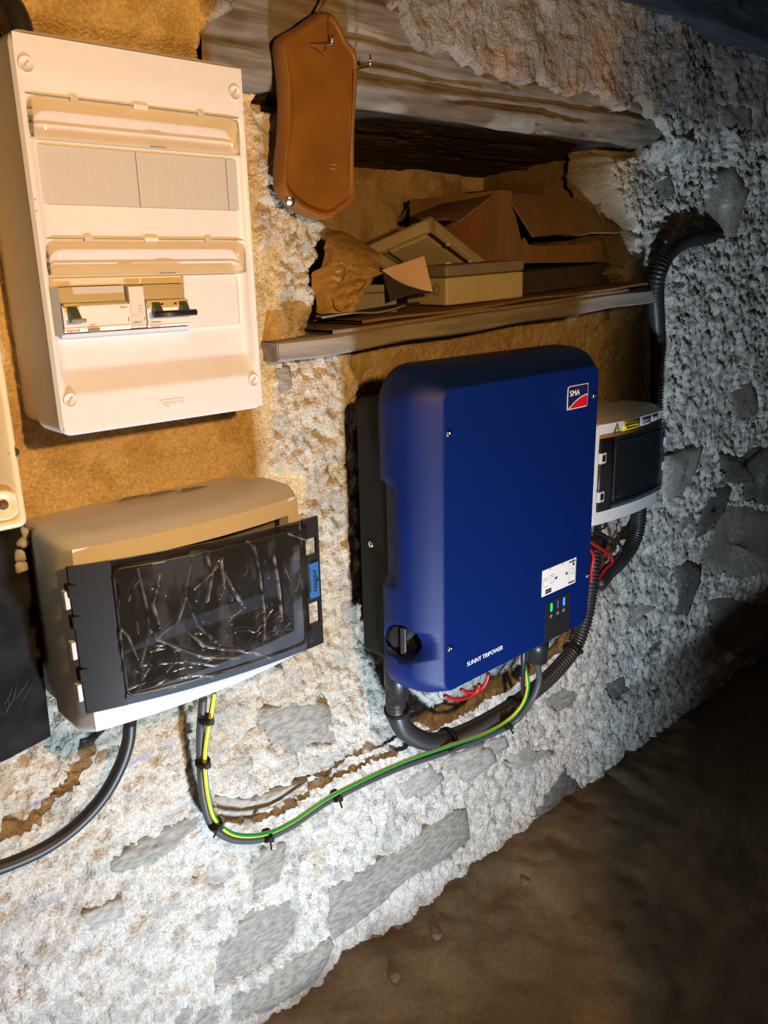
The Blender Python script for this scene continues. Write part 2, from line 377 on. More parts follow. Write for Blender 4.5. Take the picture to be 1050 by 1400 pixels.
STONES = [  # (outline in photo pixels, material, look)
    (za([(720, 110), (860, 90), (900, 100), (920, 185), (860, 195), (800, 215), (745, 175)]), 'stone'),
    (za([(590, 345), (700, 350), (840, 300), (800, 340), (700, 390), (640, 400)]), 'stone_pale'),
    (za([(300, 535), (420, 460), (550, 400), (545, 432), (420, 520), (340, 545)]), 'stone'),
    (za([(710, 510), (785, 485), (770, 575), (710, 590)]), 'stone'),
    (za([(590, 780), (640, 740), (700, 660), (800, 640), (820, 700), (790, 770), (690, 830), (590, 870)]), 'stone'),
    (za([(640, 890), (720, 870), (760, 830), (900, 740), (910, 760), (870, 840), (780, 900), (700, 940), (650, 950)]), 'stone'),
    (za([(485, 945), (520, 905), (528, 950), (495, 975)]), 'stone'),
    (za([(550, 930), (600, 918), (604, 965), (545, 972)]), 'stone'),
    (za([(560, 575), (640, 540), (655, 560), (600, 585)]), 'stone_pale'),
    (za([(560, 680), (605, 640), (600, 690), (565, 705)]), 'stone_pale'),
    (zb([(85, 520), (190, 460), (240, 430), (350, 345), (380, 340), (388, 400), (340, 440), (250, 490), (180, 560), (90, 630)]), 'stone'),
    (zb([(280, 260), (320, 250), (333, 270), (300, 297), (280, 300)]), 'stone_pale'),
    (zb([(545, 330), (600, 250), (640, 290), (630, 345), (560, 385), (535, 395)]), 'stone_dark'),
    (zb([(430, 190), (465, 178), (475, 195), (440, 212)]), 'stone_pale'),
    (zb([(560, 90), (600, 68), (640, 80), (620, 105), (580, 112)]), 'stone'),
    (zb([(330, 232), (420, 188), (410, 210), (350, 248)]), 'stone_pale'),
    (zb([(480, 235), (560, 205), (575, 215), (500, 243)]), 'stone_pale'),
    (zb([(0, 660), (75, 628), (82, 650), (40, 710), (0, 745)]), 'stone'),
    (zb([(690, 60), (730, 40), (740, 70), (705, 95)]), 'stone_dark'),
    (zc([(200, 260), (290, 230), (400, 205), (360, 330), (300, 430), (230, 465), (195, 430)]), 'stone_pale'),
    (zc([(490, 240), (540, 240), (600, 260), (640, 215), (680, 195), (760, 205), (760, 400), (690, 420), (590, 380), (500, 380)]), 'stone_dark'),
    (zc([(345, 690), (370, 590), (400, 500), (460, 430), (520, 410), (560, 430), (500, 540), (440, 620), (400, 650)]), 'stone_dark'),
    (zc([(380, 790), (440, 720), (460, 640), (470, 570), (540, 510), (640, 520), (770, 560), (770, 850), (680, 870), (600, 890), (480, 860), (400, 820)]), 'stone'),
    (zc([(250, 860), (310, 820), (380, 850), (385, 920), (350, 1000), (320, 1090), (255, 1070), (270, 950)]), 'stone_dark'),
    (zc([(420, 1080), (450, 1010), (560, 1000), (650, 1040), (770, 1060), (770, 1300), (600, 1320), (470, 1220)]), 'stone'),
    (zc([(0, 1120), (60, 1040), (140, 1050), (60, 1110), (0, 1160)]), 'stone_pale'),
    (zc([(70, 1320), (130, 1250), (200, 1210), (180, 1250), (110, 1310)]), 'stone_dark'),
    (zc([(270, 610), (330, 550), (338, 590), (280, 640)]), 'stone'),
    ([(960, 300), (985, 245), (1003, 232), (1020, 262), (1006, 320), (975, 327)], 'stone_pale'),
    ([(1018, 640), (1058, 610), (1060, 690), (1020, 682)], 'stone_dark'),
    ([(982, 143), (1030, 148), (1032, 180), (984, 172)], 'stone'),
    ([(895, 250), (915, 238), (925, 262), (905, 275)], 'stone'),
    ([(1000, 540), (1030, 520), (1040, 560), (1010, 575)], 'stone'),
    ([(383, 510), (397, 506), (399, 528), (385, 533)], 'stone'),
    ([(472, 828), (487, 818), (489, 850), (474, 846)], 'stone'),
    ([(700, 1035), (722, 1020), (735, 1030), (712, 1050)], 'stone_pale'),
    ([(545, 1075), (585, 1050), (600, 1060), (560, 1088)], 'stone_pale'),
    ([(630, 1050), (668, 1025), (675, 1040), (640, 1065)], 'stone_pale'),
    ([(120, 1250), (160, 1236), (165, 1252), (128, 1266)], 'stone_pale'),
]
BEAM = (0.575, 1.64, 1.418, 1.512)       # x0 x1 z0 z1 of the lintel
NICHE = polyP([(446, 292), (443, 336), (428, 376), (436, 407), (430, 455), (560, 440), (700, 425), (880, 398), (846, 374), (860, 360), (870, 312), (850, 275), (835, 240), (838, 196), (850, 178), (600, 150), (470, 135), (468, 250)])
EARTH = polyP([(40, -60), (250, -40), (262, 20), (292, 52), (350, 96), (355, 332), (386, 338), (378, 480), (372, 640), (420, 655), (410, 700), (40, 730), (-90, 730), (-90, -60)])
RECESS = [(0.806, 0.655), (0.812, 1.125), (1.712, 1.125), (1.735, 0.90), (1.735, 0.80), (1.55, 0.70), (1.2, 0.655)]
MORTAR = [polyP([(493, 872), (540, 885), (560, 960), (545, 992), (505, 965)]), polyP([(58, 985), (150, 1005), (140, 1040), (82, 1048)]),
          polyP([(600, 965), (700, 890), (708, 930), (640, 965)])]

xs = seq((-1.0, 0.15, 0.03), (0.15, 1.0, 0.0032), (1.0, 1.8, 0.0042), (1.8, 2.6, 0.006), (2.6, 3.4, 0.03))
zs = seq((-0.04, 1.72, 0.0038), (1.72, 2.3, 0.03))
X, Z = np.meshgrid(xs, zs); X = X.ravel(); Z = Z.ravel()
wob = (fbm(X * 55, Z * 55, 40, 3) - 0.5) * 0.030
wob2 = (fbm(X * 14, Z * 14, 44, 3) - 0.5) * 0.05
big = (fbm(X * 5, Z * 5, 1, 3) - 0.5) * 0.024
tf = fbm(X * 6 + Z * 2, Z * 11 - X * 1.5, 51, 5); terr = (np.floor(tf * 13) - tf * 13 + 0.5)
mid = (fbm(X * 26, Z * 26, 5, 4) - 0.5) * 0.012 + terr * 0.006 * sstep(0.4, 0.6, fbm(X * 4, Z * 4, 57, 2))
lump = (np.abs(fbm(X * 75, Z * 75, 9, 3) - 0.5) * 2)
pit = np.clip(vnoise(X * 120, Z * 120, 14) - 0.62, 0, 1)
pit2 = np.clip(fbm(X * 42, Z * 42, 19, 2) - 0.60, 0, 1)
fine = fbm(X * 190, Z * 190, 23, 2) - 0.5
farr = sstep(1.45, 1.75, X)
h = big + mid + lump * 0.0046 - pit * 0.022 - pit2 * 0.036 + fine * 0.0075
h = h + farr * ((np.abs(fbm(X * 30, Z * 30, 31, 4) - 0.5) * 2 - 0.3) * 0.008 - np.clip(fbm(X * 50, Z * 50, 35, 3) - 0.56, 0, 1) * 0.035)
# albedo of the lime plaster
def lerp3(a, b, t): return a * (1 - t[:, None]) + b * t[:, None]
c_cream = np.array([0.50, 0.44, 0.325]); c_pale = np.array([0.60, 0.55, 0.46]); c_tan = np.array([0.40, 0.30, 0.18]); c_gry = np.array([0.36, 0.355, 0.33])
alb = lerp3(np.tile(c_cream, (len(X), 1)), c_pale, sstep(0.42, 0.62, fbm(X * 9, Z * 9, 60, 4)))
low = sstep(0.75, 0.35, Z)
alb = lerp3(alb, np.array([0.66, 0.65, 0.635]), low * 0.75)
alb = lerp3(alb, c_tan, sstep(0.60, 0.72, fbm(X * 70, Z * 70, 66, 3)) * 0.5)
alb = lerp3(alb, c_gry, sstep(0.56, 0.70, fbm(X * 30, Z * 30, 71, 3)) * 0.55)
alb = lerp3(alb, np.array([0.68, 0.68, 0.65]), farr * 0.9)
alb = lerp3(alb, np.array([0.33, 0.33, 0.29]), farr * sstep(0.50, 0.66, fbm(X * 40, Z * 40, 77, 3)) * 0.8)
# plaster above the lintel
up = sstep(1.45, 1.50, Z + wob2)
alb = lerp3(alb, np.array([0.215, 0.20, 0.18]), up * 0.85)
alb = lerp3(alb, np.array([0.34, 0.32, 0.30]), up * sstep(0.55, 0.65, fbm(X * 16, Z * 10, 81, 3)) * 0.8)
alb = lerp3(alb, np.array([0.36, 0.22, 0.11]), up * sstep(0.58, 0.66, fbm(X * 11, Z * 14, 85, 3)) * 0.45)
h = h * (1 - up) + up * (h * 0.45 + (fbm(X * 13, Z * 13, 88, 4) - 0.5) * 0.022)
def region(poly, soft, wb):
    d = sdf_poly(X, Z, poly) + wb; return sstep(soft, -soft, d)
e = region(EARTH, 0.004, wob * 0.6)
earth_col = lerp3(np.tile(np.array([0.66, 0.52, 0.29]), (len(X), 1)), np.array([0.54, 0.40, 0.20]), sstep(0.4, 0.65, fbm(X * 22, Z * 22, 91, 4)))
h_e = big * 0.6 + mid * 0.5 + fine * 0.003 - pit * 0.010 - 0.004
h = h * (1 - e) + h_e * e; alb = alb * (1 - e[:, None]) + earth_col * e[:, None]
r = region(RECESS, 0.003, wob * 0.35)
h = h * (1 - r) + (-0.055 + mid * 0.8 + fine * 0.004 - pit * 0.012) * r; alb = alb * (1 - r[:, None]) + earth_col * 0.72 * r[:, None]
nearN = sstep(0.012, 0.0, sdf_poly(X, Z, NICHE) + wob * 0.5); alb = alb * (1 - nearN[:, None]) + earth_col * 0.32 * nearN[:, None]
for mp in MORTAR:
    g = region(mp, 0.006, wob * 1.2); alb = alb * (1 - g[:, None]) + np.array([0.40, 0.41, 0.37]) * g[:, None]
    h = h - g * 0.004 + g * (fbm(X * 80, Z * 80, 97, 2) - 0.5) * 0.012
stone_polys = [polyP(s) for s, _ in STONES]
for poly in stone_polys:
    a = np.array(poly); bb = (X > a[:, 0].min() - .03) & (X < a[:, 0].max() + .03) & (Z > a[:, 1].min() - .03) & (Z < a[:, 1].max() + .03)
    idx = np.nonzero(bb)[0]; d = sdf_poly(X[idx], Z[idx], poly) + wob[idx] * 0.55 + 0.001
    t = sstep(0.004, -0.004, d); h[idx] = h[idx] * (1 - t) + (-0.030) * t
# the lintel shows where the plaster stops
bx0, bx1, bz0, bz1 = BEAM
dB = sdf_poly(X, Z, [(0.60, 1.62), (0.585, 1.462), (0.62, 1.452), (0.66, 1.445), (0.67, 1.40), (1.545, 1.40), (1.60, 1.44), (1.56, 1.475), (1.40, 1.485), (1.30, 1.49), (1.15, 1.485), (1.05, 1.50), (0.98, 1.495), (0.90, 1.53), (0.86, 1.56), (0.78, 1.60)]) + wob * 0.8 + wob2 * 1.0
prd = sstep(1.395, 1.44, Z) * sstep(1.85, 1.65, X) * sstep(0.55, 0.59, X); h = h + prd * (1 - e) * 0.030; prl = sstep(1.44, 1.46, Z) * sstep(0.66, 0.60, X); h = h + prl * 0.024
tB = sstep(0.004, -0.004, dB); h = h * (1 - tB) + (-0.045) * tB
# niche opening
dN = sdf_poly(X, Z, NICHE) + wob * 0.5
tN = sstep(0.006, -0.008, dN); h = h * (1 - tN) + (-0.09) * tN
# violet chalk line
for a, b in (((0, 1118), (100, 1074)), ((165, 1050), (262, 1005))):
    (ax, az), (bx, bz) = polyP([a, b]); ex, ez = bx - ax, bz - az
    t = np.clip(((X - ax) * ex + (Z - az) * ez) / (ex * ex + ez * ez), 0, 1); dl = np.hypot(X - ax - ex * t, Z - az - ez * t)
    k = sstep(0.006, 0.001, dl + wob * 0.1) * sstep(0.40, 0.58, fbm(X * 60, Z * 60, 101, 2)) * 0.75
    alb = alb * (1 - k[:, None]) + np.array([0.30, 0.27, 0.50]) * k[:, None]
Fq = quads(len(xs), len(zs))
keep = ~((dN[Fq] < -0.010).all(1))
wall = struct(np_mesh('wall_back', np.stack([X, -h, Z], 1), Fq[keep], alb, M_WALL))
H_GRID = h.reshape(len(zs), len(xs))
def wall_y(x, z):
    i = int(np.clip(np.searchsorted(xs, x), 1, len(xs) - 1)); j = int(np.clip(np.searchsorted(zs, z), 1, len(zs) - 1))
    return -float(H_GRID[max(j - 3, 0):j + 3, max(i - 3, 0):i + 3].max())

# stones, each one a slab bedded in the plaster
def stone(poly, m, k):
    a = np.array(poly); c = a.mean(0); rr = random.Random(k)
    # resample outline
    pts = []
    n = len(poly)
    for i in range(n):
        p, q = np.array(poly[i]), np.array(poly[(i + 1) % n]); s = max(1, int(np.hypot(*(q - p)) / 0.02))
        for t in range(s): pts.append(p + (q - p) * t / s)
    pts = [c + (p - c) * (1 + 0.010 / max(np.hypot(*(p - c)), 0.02)) for p in pts]
    tx, tz = rr.uniform(-.05, .05), rr.uniform(-.06, .06); y0 = rr.uniform(-0.001, 0.006)
    def loop(f, y): return [(c[0] + (p[0] - c[0]) * f, y + tx * (p[0] - c[0]) + tz * (p[1] - c[1]) + (fbm(np.array([p[0] * 30 * f]), np.array([p[1] * 30 * f]), k)[0] - .5) * 0.010, c[1] + (p[1] - c[1]) * f) for p in pts]
    mb = MB(); mb.loft([loop(1.0, y0 + 0.045), loop(1.0, y0 + 0.004), loop(0.96, y0), loop(0.66, y0 - 0.002), loop(0.33, y0 - 0.003), loop(0.03, y0 - 0.003)], True, True, smooth=True)
    return mb.build('stone', m, wall)
for k, ((_, m), poly) in enumerate(zip(STONES, stone_polys)): stone(poly, m, k + 3)

# niche behind the opening: back, right reveal, left reveal, ceiling, each rough earth
def sheet(name, fn, nu, nv, seed, parent, amp=0.012, col=(0.46, 0.34, 0.20), col2=(0.34, 0.23, 0.12), s=1.0):
    u, v = np.meshgrid(np.linspace(0, 1, nu), np.linspace(0, 1, nv)); u = u.ravel(); v = v.ravel()
    Pt, Nn, su, sv = fn(u, v)
    d = (fbm(u * su * 18 * s, v * sv * 18 * s, seed, 5) - .5) * amp * 2 - np.clip(vnoise(u * su * 90, v * sv * 90, seed + 9) - .66, 0, 1) * 0.010
    V = Pt + Nn * d[:, None]
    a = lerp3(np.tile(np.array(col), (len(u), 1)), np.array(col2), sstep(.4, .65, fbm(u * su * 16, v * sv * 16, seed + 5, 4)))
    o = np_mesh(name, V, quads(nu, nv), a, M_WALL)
    if parent: o.parent = parent
    return o
NB = 0.33
def _back(u, v): return np.stack([0.70 + u * 0.80, np.full_like(u, NB), 1.09 + v * 0.34], 1), np.array([[0, -1.0, 0]]), 0.8, 0.34
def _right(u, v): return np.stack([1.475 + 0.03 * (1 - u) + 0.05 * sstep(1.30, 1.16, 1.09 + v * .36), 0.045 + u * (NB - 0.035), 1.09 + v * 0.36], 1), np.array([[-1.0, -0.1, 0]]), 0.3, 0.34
def _left(u, v): return np.stack([0.735 + 0 * u, 0.06 + u * NB, 1.09 + v * 0.36], 1), np.array([[1.0, 0, 0]]), 0.3, 0.34
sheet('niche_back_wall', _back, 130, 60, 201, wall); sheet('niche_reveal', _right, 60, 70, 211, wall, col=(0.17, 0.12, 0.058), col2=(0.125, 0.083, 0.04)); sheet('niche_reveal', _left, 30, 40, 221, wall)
# reveal of the shallow lower recess is part of wall_back's relief

# lintel beam
def beam(name, x0, x1, prof, seed, m, holes=(), step=0.0034, cols=((0.20, 0.18, 0.15), (0.13, 0.10, 0.068), (0.28, 0.265, 0.24)), amp=0.7, tilt=0.0, soffit=None):
    # prof: list of (y,z) polyline; grid along x
    pts = []; 
    for (a, b) in zip(prof[:-1], prof[1:]):
        n = max(2, int(math.hypot(b[0] - a[0], b[1] - a[1]) / step))
        for k in range(n): pts.append((a[0] + (b[0] - a[0]) * k / n, a[1] + (b[1] - a[1]) * k / n))
    pts.append(prof[-1]); pts = np.array(pts)
    tn = np.gradient(pts, axis=0); tn /= np.linalg.norm(tn, axis=1)[:, None] + 1e-9; nr = np.stack([tn[:, 1], -tn[:, 0]], 1)
    xx = np.arange(x0, x1 + 1e-6, step); nx = len(xx); nt = len(pts); s = np.linspace(0, nt * step, nt)
    Xg, Sg = np.meshgrid(xx, s); Xf = Xg.ravel(); Sf = Sg.ravel()
    d = (fbm(Xf * 5, Sf * 60, seed, 4) - .5) * 0.014 * amp + (fbm(Xf * 14, Sf * 30, seed + 4, 3) - .5) * 0.010 * amp
    ck = fbm(Xf * 2.2, Sf * 22 + Xf * 1.2, seed + 8, 4); d -= sstep(0.022, 0.0, np.abs(ck - 0.5)) * 0.014 * amp * sstep(.42, .55, fbm(Xf * 3, Sf * 9, seed + 22, 2))
    if soffit is not None:      # long drying cracks along the face
        zf = np.repeat(pts[:, 1], nx)
        for (z0_, sl, x0_, x1_, sd) in ((1.458, .022, .70, 1.62, 1), (1.472, .006, .75, 1.12, 2), (1.441, .016, .95, 1.40, 3), (1.500, .004, .66, 1.0, 4)):
            zc_ = z0_ + sl * (Xf - .8) + (fbm(Xf * 9, Xf * 0 + sd, 700 + sd, 4) - .5) * .012
            d -= np.exp(-((zf - zc_) / .0032) ** 2) * .013 * sstep(x0_, x0_ + .08, Xf) * sstep(x1_, x1_ - .1, Xf) * (.4 + fbm(Xf * 14, Xf * 0, 710 + sd, 2))
    Y = np.repeat(pts[:, 0], nx) + np.repeat(nr[:, 0], nx) * d; Zc = np.repeat(pts[:, 1], nx) + np.repeat(nr[:, 1], nx) * d + tilt * (Xf - x0)
    for (hx, hz, hr) in holes:
        front = np.repeat(np.abs(pts[:, 0] - min(pts[:, 0])) < 1e-4, nx)
        q = np.hypot(Xf - hx, Zc - hz); Y = Y + np.where(front, sstep(hr * 1.25, hr * 0.75, q) * 0.05, 0)
    c0, c1, c2 = map(np.array, cols)
    a = lerp3(np.tile(c0, (len(Xf), 1)), c1, sstep(.42, .62, fbm(Xf * 4, Sf * 45, seed + 12, 4)))
    a = lerp3(a, c2, sstep(.55, .70, fbm(Xf * 7, Sf * 20, seed + 16, 4)) * .8)
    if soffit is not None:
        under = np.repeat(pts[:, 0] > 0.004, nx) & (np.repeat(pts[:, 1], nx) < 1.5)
        a[under] = a[under] * 0.15 + np.array(soffit)  # underside near-black: shade of the niche ceiling put into the colour
    return np_mesh(name, np.stack([Xf, Y, Zc], 1), quads(nx, nt), a, m)
def hole(px, py, r): p = P(px, py, -0.012); return (p[0], p[2], r)
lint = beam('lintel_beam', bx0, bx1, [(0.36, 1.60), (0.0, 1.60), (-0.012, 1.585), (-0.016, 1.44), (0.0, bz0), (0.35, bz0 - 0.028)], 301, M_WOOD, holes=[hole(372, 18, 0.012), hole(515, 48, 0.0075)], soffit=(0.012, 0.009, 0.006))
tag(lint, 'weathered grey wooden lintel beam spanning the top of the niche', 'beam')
plate = beam('wall_top_shade_band', 1.0, 3.38, [(0.05, 1.82), (-0.06, 1.82), (-0.06, 1.642), (0.05, 1.642)], 331, M_WOOD, step=0.012, cols=((0.055, 0.062, 0.075), (0.035, 0.04, 0.05), (0.08, 0.085, 0.095)))  # dark strip put in for the shadow along the top of the wall
tag(plate, 'dark blue-grey band put in for the shade along the top of the stone wall', 'beam')

# floor of packed earth
fx = seq((-1.0, 0.5, 0.05), (0.5, 2.6, 0.010), (2.6, 3.4, 0.05)); fy = seq((-2.6, -0.8, 0.06), (-0.8, 0.06, 0.008))
FX, FY = np.meshgrid(fx, fy); FX = FX.ravel(); FY = FY.ravel()
fz = (fbm(FX * 4, FY * 4, 401, 4) - .5) * 0.03 + (fbm(FX * 25, FY * 25, 405, 3) - .5) * 0.010 + sstep(-0.22, 0.0, FY) * (0.012 + 0.035 * fbm(FX * 9, FY * 9, 411, 3)) - 0.008
fa = lerp3(np.tile(np.array([0.215, 0.155, 0.09]), (len(FX), 1)), np.array([0.165, 0.118, 0.068]), sstep(.4, .65, fbm(FX * 8, FY * 8, 415, 4)))
struct(np_mesh('floor', np.stack([FX, FY, fz], 1), quads(len(fx), len(fy)), fa, M_FLOOR))
# rest of the cellar, out of view
for nm, b in (('ceiling', (-1, 3.4, -2.6, 0.1, 2.28, 2.36)), ('wall_left', (-1.08, -1.0, -2.6, 0.1, -0.05, 2.36)), ('wall_right', (3.38, 3.46, -2.6, 0.1, -0.05, 2.36)), ('wall_front', (-1.08, 3.46, -2.68, -2.6, -0.05, 2.36))):
    struct(MB().box(*b).build(nm, 'room_stone'))
# rubble and crumbs along the foot of the wall
def pebble(c, r, m, name, sq=0.7, k=0, parent=None):
    rr = random.Random(k); bm = bmesh.new(); bmesh.ops.create_icosphere(bm, subdivisions=2, radius=1.0)
    f = [rr.uniform(.75, 1.25) for _ in range(3)]
    v = []
    for w in bm.verts:
        q = w.co; n = 1 + 0.3 * math.sin(3.1 * q.x + k) * math.sin(2.7 * q.y + 2 * k) + 0.15 * math.sin(5 * q.z + k)
        v.append((c[0] + q.x * r * f[0] * n, c[1] + q.y * r * f[1] * n, c[2] + q.z * r * sq * n))
    fs = [tuple(x.index for x in g.verts) for g in bm.faces]; bm.free()
    return MB().add(v, fs, True).build(name, m, parent)
def floor_z(x, y):
    k = np.argmin((FX - x) ** 2 + (FY - y) ** 2); return float(fz[k])
RUB = [(718, 1200, .009, 'crumb'), (597, 1275, .011, 'crumb'), (540, 1335, .012, 'crumb')]
for k, (a, b, r_, m) in enumerate(RUB):
    p = PZ(a, b, 0.02); z = floor_z(p[0], min(p[1], -0.02))
    o = pebble((p[0], min(p[1], -0.02), z + r_ * 0.35), r_, m, 'rubble_lump', 0.65, k + 5)
    tag(o, 'small lump of rubble lying on the earth floor at the foot of the wall', 'rubble', 'rubble lumps at the foot of the wall')

# ================================================================== LIGHTS (bulb and work lamp are real things out of frame)
b = thing('hanging_bulb', 'warm bare bulb hanging from the ceiling on a black flex', 'lamp', WARM_POS)
mat('bulb_glow', (1, 0.8, 0.5), 0.4, emit=(WARM_COL, 1.0))
R_B = 0.014
mb = MB(); wp = Vector(WARM_POS)
mb.lathe(wp, (0, 0, 1), [(R_B * math.sin(math.radians(a)), R_B * math.cos(math.radians(a))) for a in range(-90, 60, 15)] + [(0.018, 0.007), (0.03, 0.006)], 20)
mb.build('bulb_glass', 'bulb_glow', b)
MATS['bulb_glow'].node_tree.nodes['Principled BSDF'].inputs['Emission Strength'].default_value = WARM_W / (4 * math.pi * R_B ** 2 * math.pi)
MB().lathe(wp, (0, 0, 1), [(0.030, 0.009), (0.034, 0.014), (0.12, 0.014), (0.125, 0.006)], 18).build('lamp_holder', 'black_plastic', b)
MB().cyl(wp + Vector((0, 0, .12)), wp + Vector((0, 0, 2.28 - wp.z)), 0.0035, n=8).build('flex', 'cable_black', b)

cp = Vector(COOL_POS); aim = (Vector((1.10, 0.0, 1.20)) - cp).normalized()
wl = thing('work_lamp', 'yellow work lamp standing on the earth floor below the boxes', 'lamp', (cp.x, cp.y, 0))
su = aim.cross(Vector((0, 0, 1))).normalized(); sv = su.cross(aim)
mb = MB(); bk = cp - aim * 0.012
mb.frame_box(bk - su * .07 - sv * .055 - aim * .05, su, sv, aim, .14, .11, .048); mb.build('housing', 'black_plastic', wl, 0.006)
mb = MB()
for sgn in (-1, 1): mb.frame_box(bk + su * (.07 * sgn - .004) - sv * .06 - aim * .045, su, sv, aim, .008, .012, .03)
mb.tube([bk - su * .09 - aim * .02, bk - su * .09 - aim * .02 - Vector((0, 0, bk.z - .012)), bk + su * .09 - aim * .02 - Vector((0, 0, bk.z - .012)), bk + su * .09 - aim * .02], 0.008, 10)
mb.build('stand', 'lamp_yellow', wl)
ah = Vector((aim.x, aim.y, 0)).normalized()
MB().frame_box(cp + ah * .10 - su * .17 - Vector((0, 0, cp.z - .003)), su, ah, (0, 0, 1), .34, .005, .086).build('added_light_stop', 'black_plastic', wl)  # added upright plate, keeps the lamp's light off the floor
MB().frame_box(cp - su * .02 - Vector((0, 0, cp.z - .003)), su, ah, (0, 0, 1), .04, .10, .006).build('light_stop_foot', 'black_plastic', wl)
ld = bpy.data.lights.new('work_lamp_led', 'AREA'); ld.shape = 'RECTANGLE'; ld.size = 0.10; ld.size_y = 0.025; ld.energy = COOL_W; ld.color = COOL_COL
lo = bpy.data.objects.new('work_lamp_led', ld); C.objects.link(lo); lo.location = cp
lo.rotation_euler = (-aim).to_track_quat('Z', 'Y').to_euler()

# ================================================================== DISTRIBUTION BOARD
PX0, PX1, PZ0, PZ1, PF = 0.321, 0.571, 1.044, 1.418, -0.104
db = thing('distribution_board', 'white two-row electrical distribution board with clear flaps above its rows', 'fuse box', (0.446, 0, PZ0))
mb = MB()
lo_ = lambda ins, y, r: [(p[0], y, p[1]) for p in rrect(PX0 + ins, PX1 - ins, PZ0 + ins, PZ1 - ins, r, 5)]
mb.loft([lo_(.004, 0.012, .012), lo_(.004, -.045, .012), lo_(.0, -.046, .012), lo_(0, -.100, .012)], True, False, smooth=False)
mb.build('housing', 'white_plastic', db)
# front: profile over z, relief inside |x| window, flush rim around
def front_prof(z):
    """depth (0 = rim plane, + = into the wall)"""
    k = [(1.044, 0), (1.085, 0), (1.110, .011), (1.140, .0125), (1.196, .0125), (1.202, .0125), (1.212, .0165), (1.230, .0085), (1.2375, .006), (1.268, .006), (1.322, .006), (1.329, .0065), (1.339, .0120), (1.358, .0045), (1.3655, .0015), (1.386, 0), (1.418, 0)]
    for (a, b) in zip(k[:-1], k[1:]):
        if a[0] <= z <= b[0]:
            t = (z - a[0]) / (b[0] - a[0]); return a[1] + (b[1] - a[1]) * t
    return 0
def front(u, z):
    w = min(1, max(0, min(u - (PX0 + .007), PX1 - .007 - u) / .007))
    return (u, PF + front_prof(z) * w, z)
us = [PX0 + .003, PX0 + .007, PX0 + .010, PX0 + .012] + list(np.linspace(PX0 + .02, PX1 - .02, 8)) + [PX1 - .012, PX1 - .010, PX1 - .007, PX1 - .003]
vz = list(np.arange(PZ0 + .003, PZ1 - .002, .0025))
mb = MB(); mb.grid(front, us, vz)
ring_o = lo_(0, -.100, .012); ring_i = lo_(.003, PF, .010); mb.loft([ring_o, ring_i], False, False, smooth=True)
# close the small corner gaps of the rounded rim
mb.build('front_cover', 'white_plastic', db)
def screw_cap(px, py):
    p = P(px, py, PF); mb = MB(); mb.lathe(p, (0, -1, 0), [(0, .0075), (.0012, .0075), (.0018, .0068), (.0010, .0064), (.0010, 0)], 24)
    o = mb.build('screw_cap', 'white_trim', db)
    d = Vector((math.cos(.9), 0, math.sin(.9))); q = Vector(p) + Vector((0, -.0013, 0))
    MB().frame_box(q - d * .0045 - Vector((-d.z, 0, d.x)) * .0009, d, Vector((-d.z, 0, d.x)), (0, -1, 0), .009, .0018, .0004).build('slot', 'grey_strip', o)
for a in ((35, 88), (320, 127), (96, 547), (346, 520)): screw_cap(*a)
def flap(z0, z1, PF):
    def fn(u, t): return (u, PF + .0030 - .0022 * math.sin(math.pi * t) ** .8, z0 + (z1 - z0) * t)
    mb = MB(); mb.grid(fn, np.linspace(.3290, .5610, 12), np.linspace(0, 1, 14)); o = mb.build('clear_flap', 'clear_flap', db)
    sd = o.modifiers.new('thickness', 'SOLIDIFY'); sd.thickness = .0010
    MB().box(.3290, .5610, PF + .0012, PF + .0032, z1 + .0002, z1 + .0014).build('hinge_line', 'mid_grey', o)
    for xx in (.375, .444, .513):
        w = .008 if xx == .444 else .004
        MB().box(xx - w, xx + w, PF + .0002, PF + .003, z1 - .0018, z1 + .0020).build('flap_clip', 'module_light' if w > .005 else 'grey_strip', o)
    MB().box(.3290, .5610, PF + .0012, PF + .003, z0 - .0008, z0 + .0006).build('flap_lip', 'grey_strip', o)
    MB().box(.452, .469, PF + .0008, PF + .003, z0 + .0006, z0 + .0020).build('finger_tab', 'mid_grey', o)
flap(1.327, 1.364, PF - .0010); flap(1.202, 1.237, PF + .0032)
# upper row: ribbed blanking strips
def strip(x0, x1, z0, z1, dy, n):
    mb = MB(); w = (x1 - x0) / n
    for i in range(n): mb.prism([(x0 + i * w + .0003, PF + dy), (x0 + i * w + .0012, PF + dy - .00025), (x0 + (i + 1) * w - .0004, PF + dy - .00025), (x0 + (i + 1) * w, PF + dy)], 'z', z0, z1)
    mb.box(x0, x1, PF + dy - .0001, PF + dy + .004, z0, z1); return mb.build('blanking_strip', 'grey_strip', db)
MB().box(.3288, .5622, PF + .0055, PF + .012, 1.2690, 1.3230).build('row_recess', 'mid_grey', db)
strip(.3295, .4350, 1.2695, 1.3225, .005, 6); strip(.4363, .5425, 1.2695, 1.3225, .005, 6); strip(.5438, .5615, 1.2695, 1.3225, .005, 1)
strip(.5485, .5615, 1.1445, 1.1965, .012, 4)
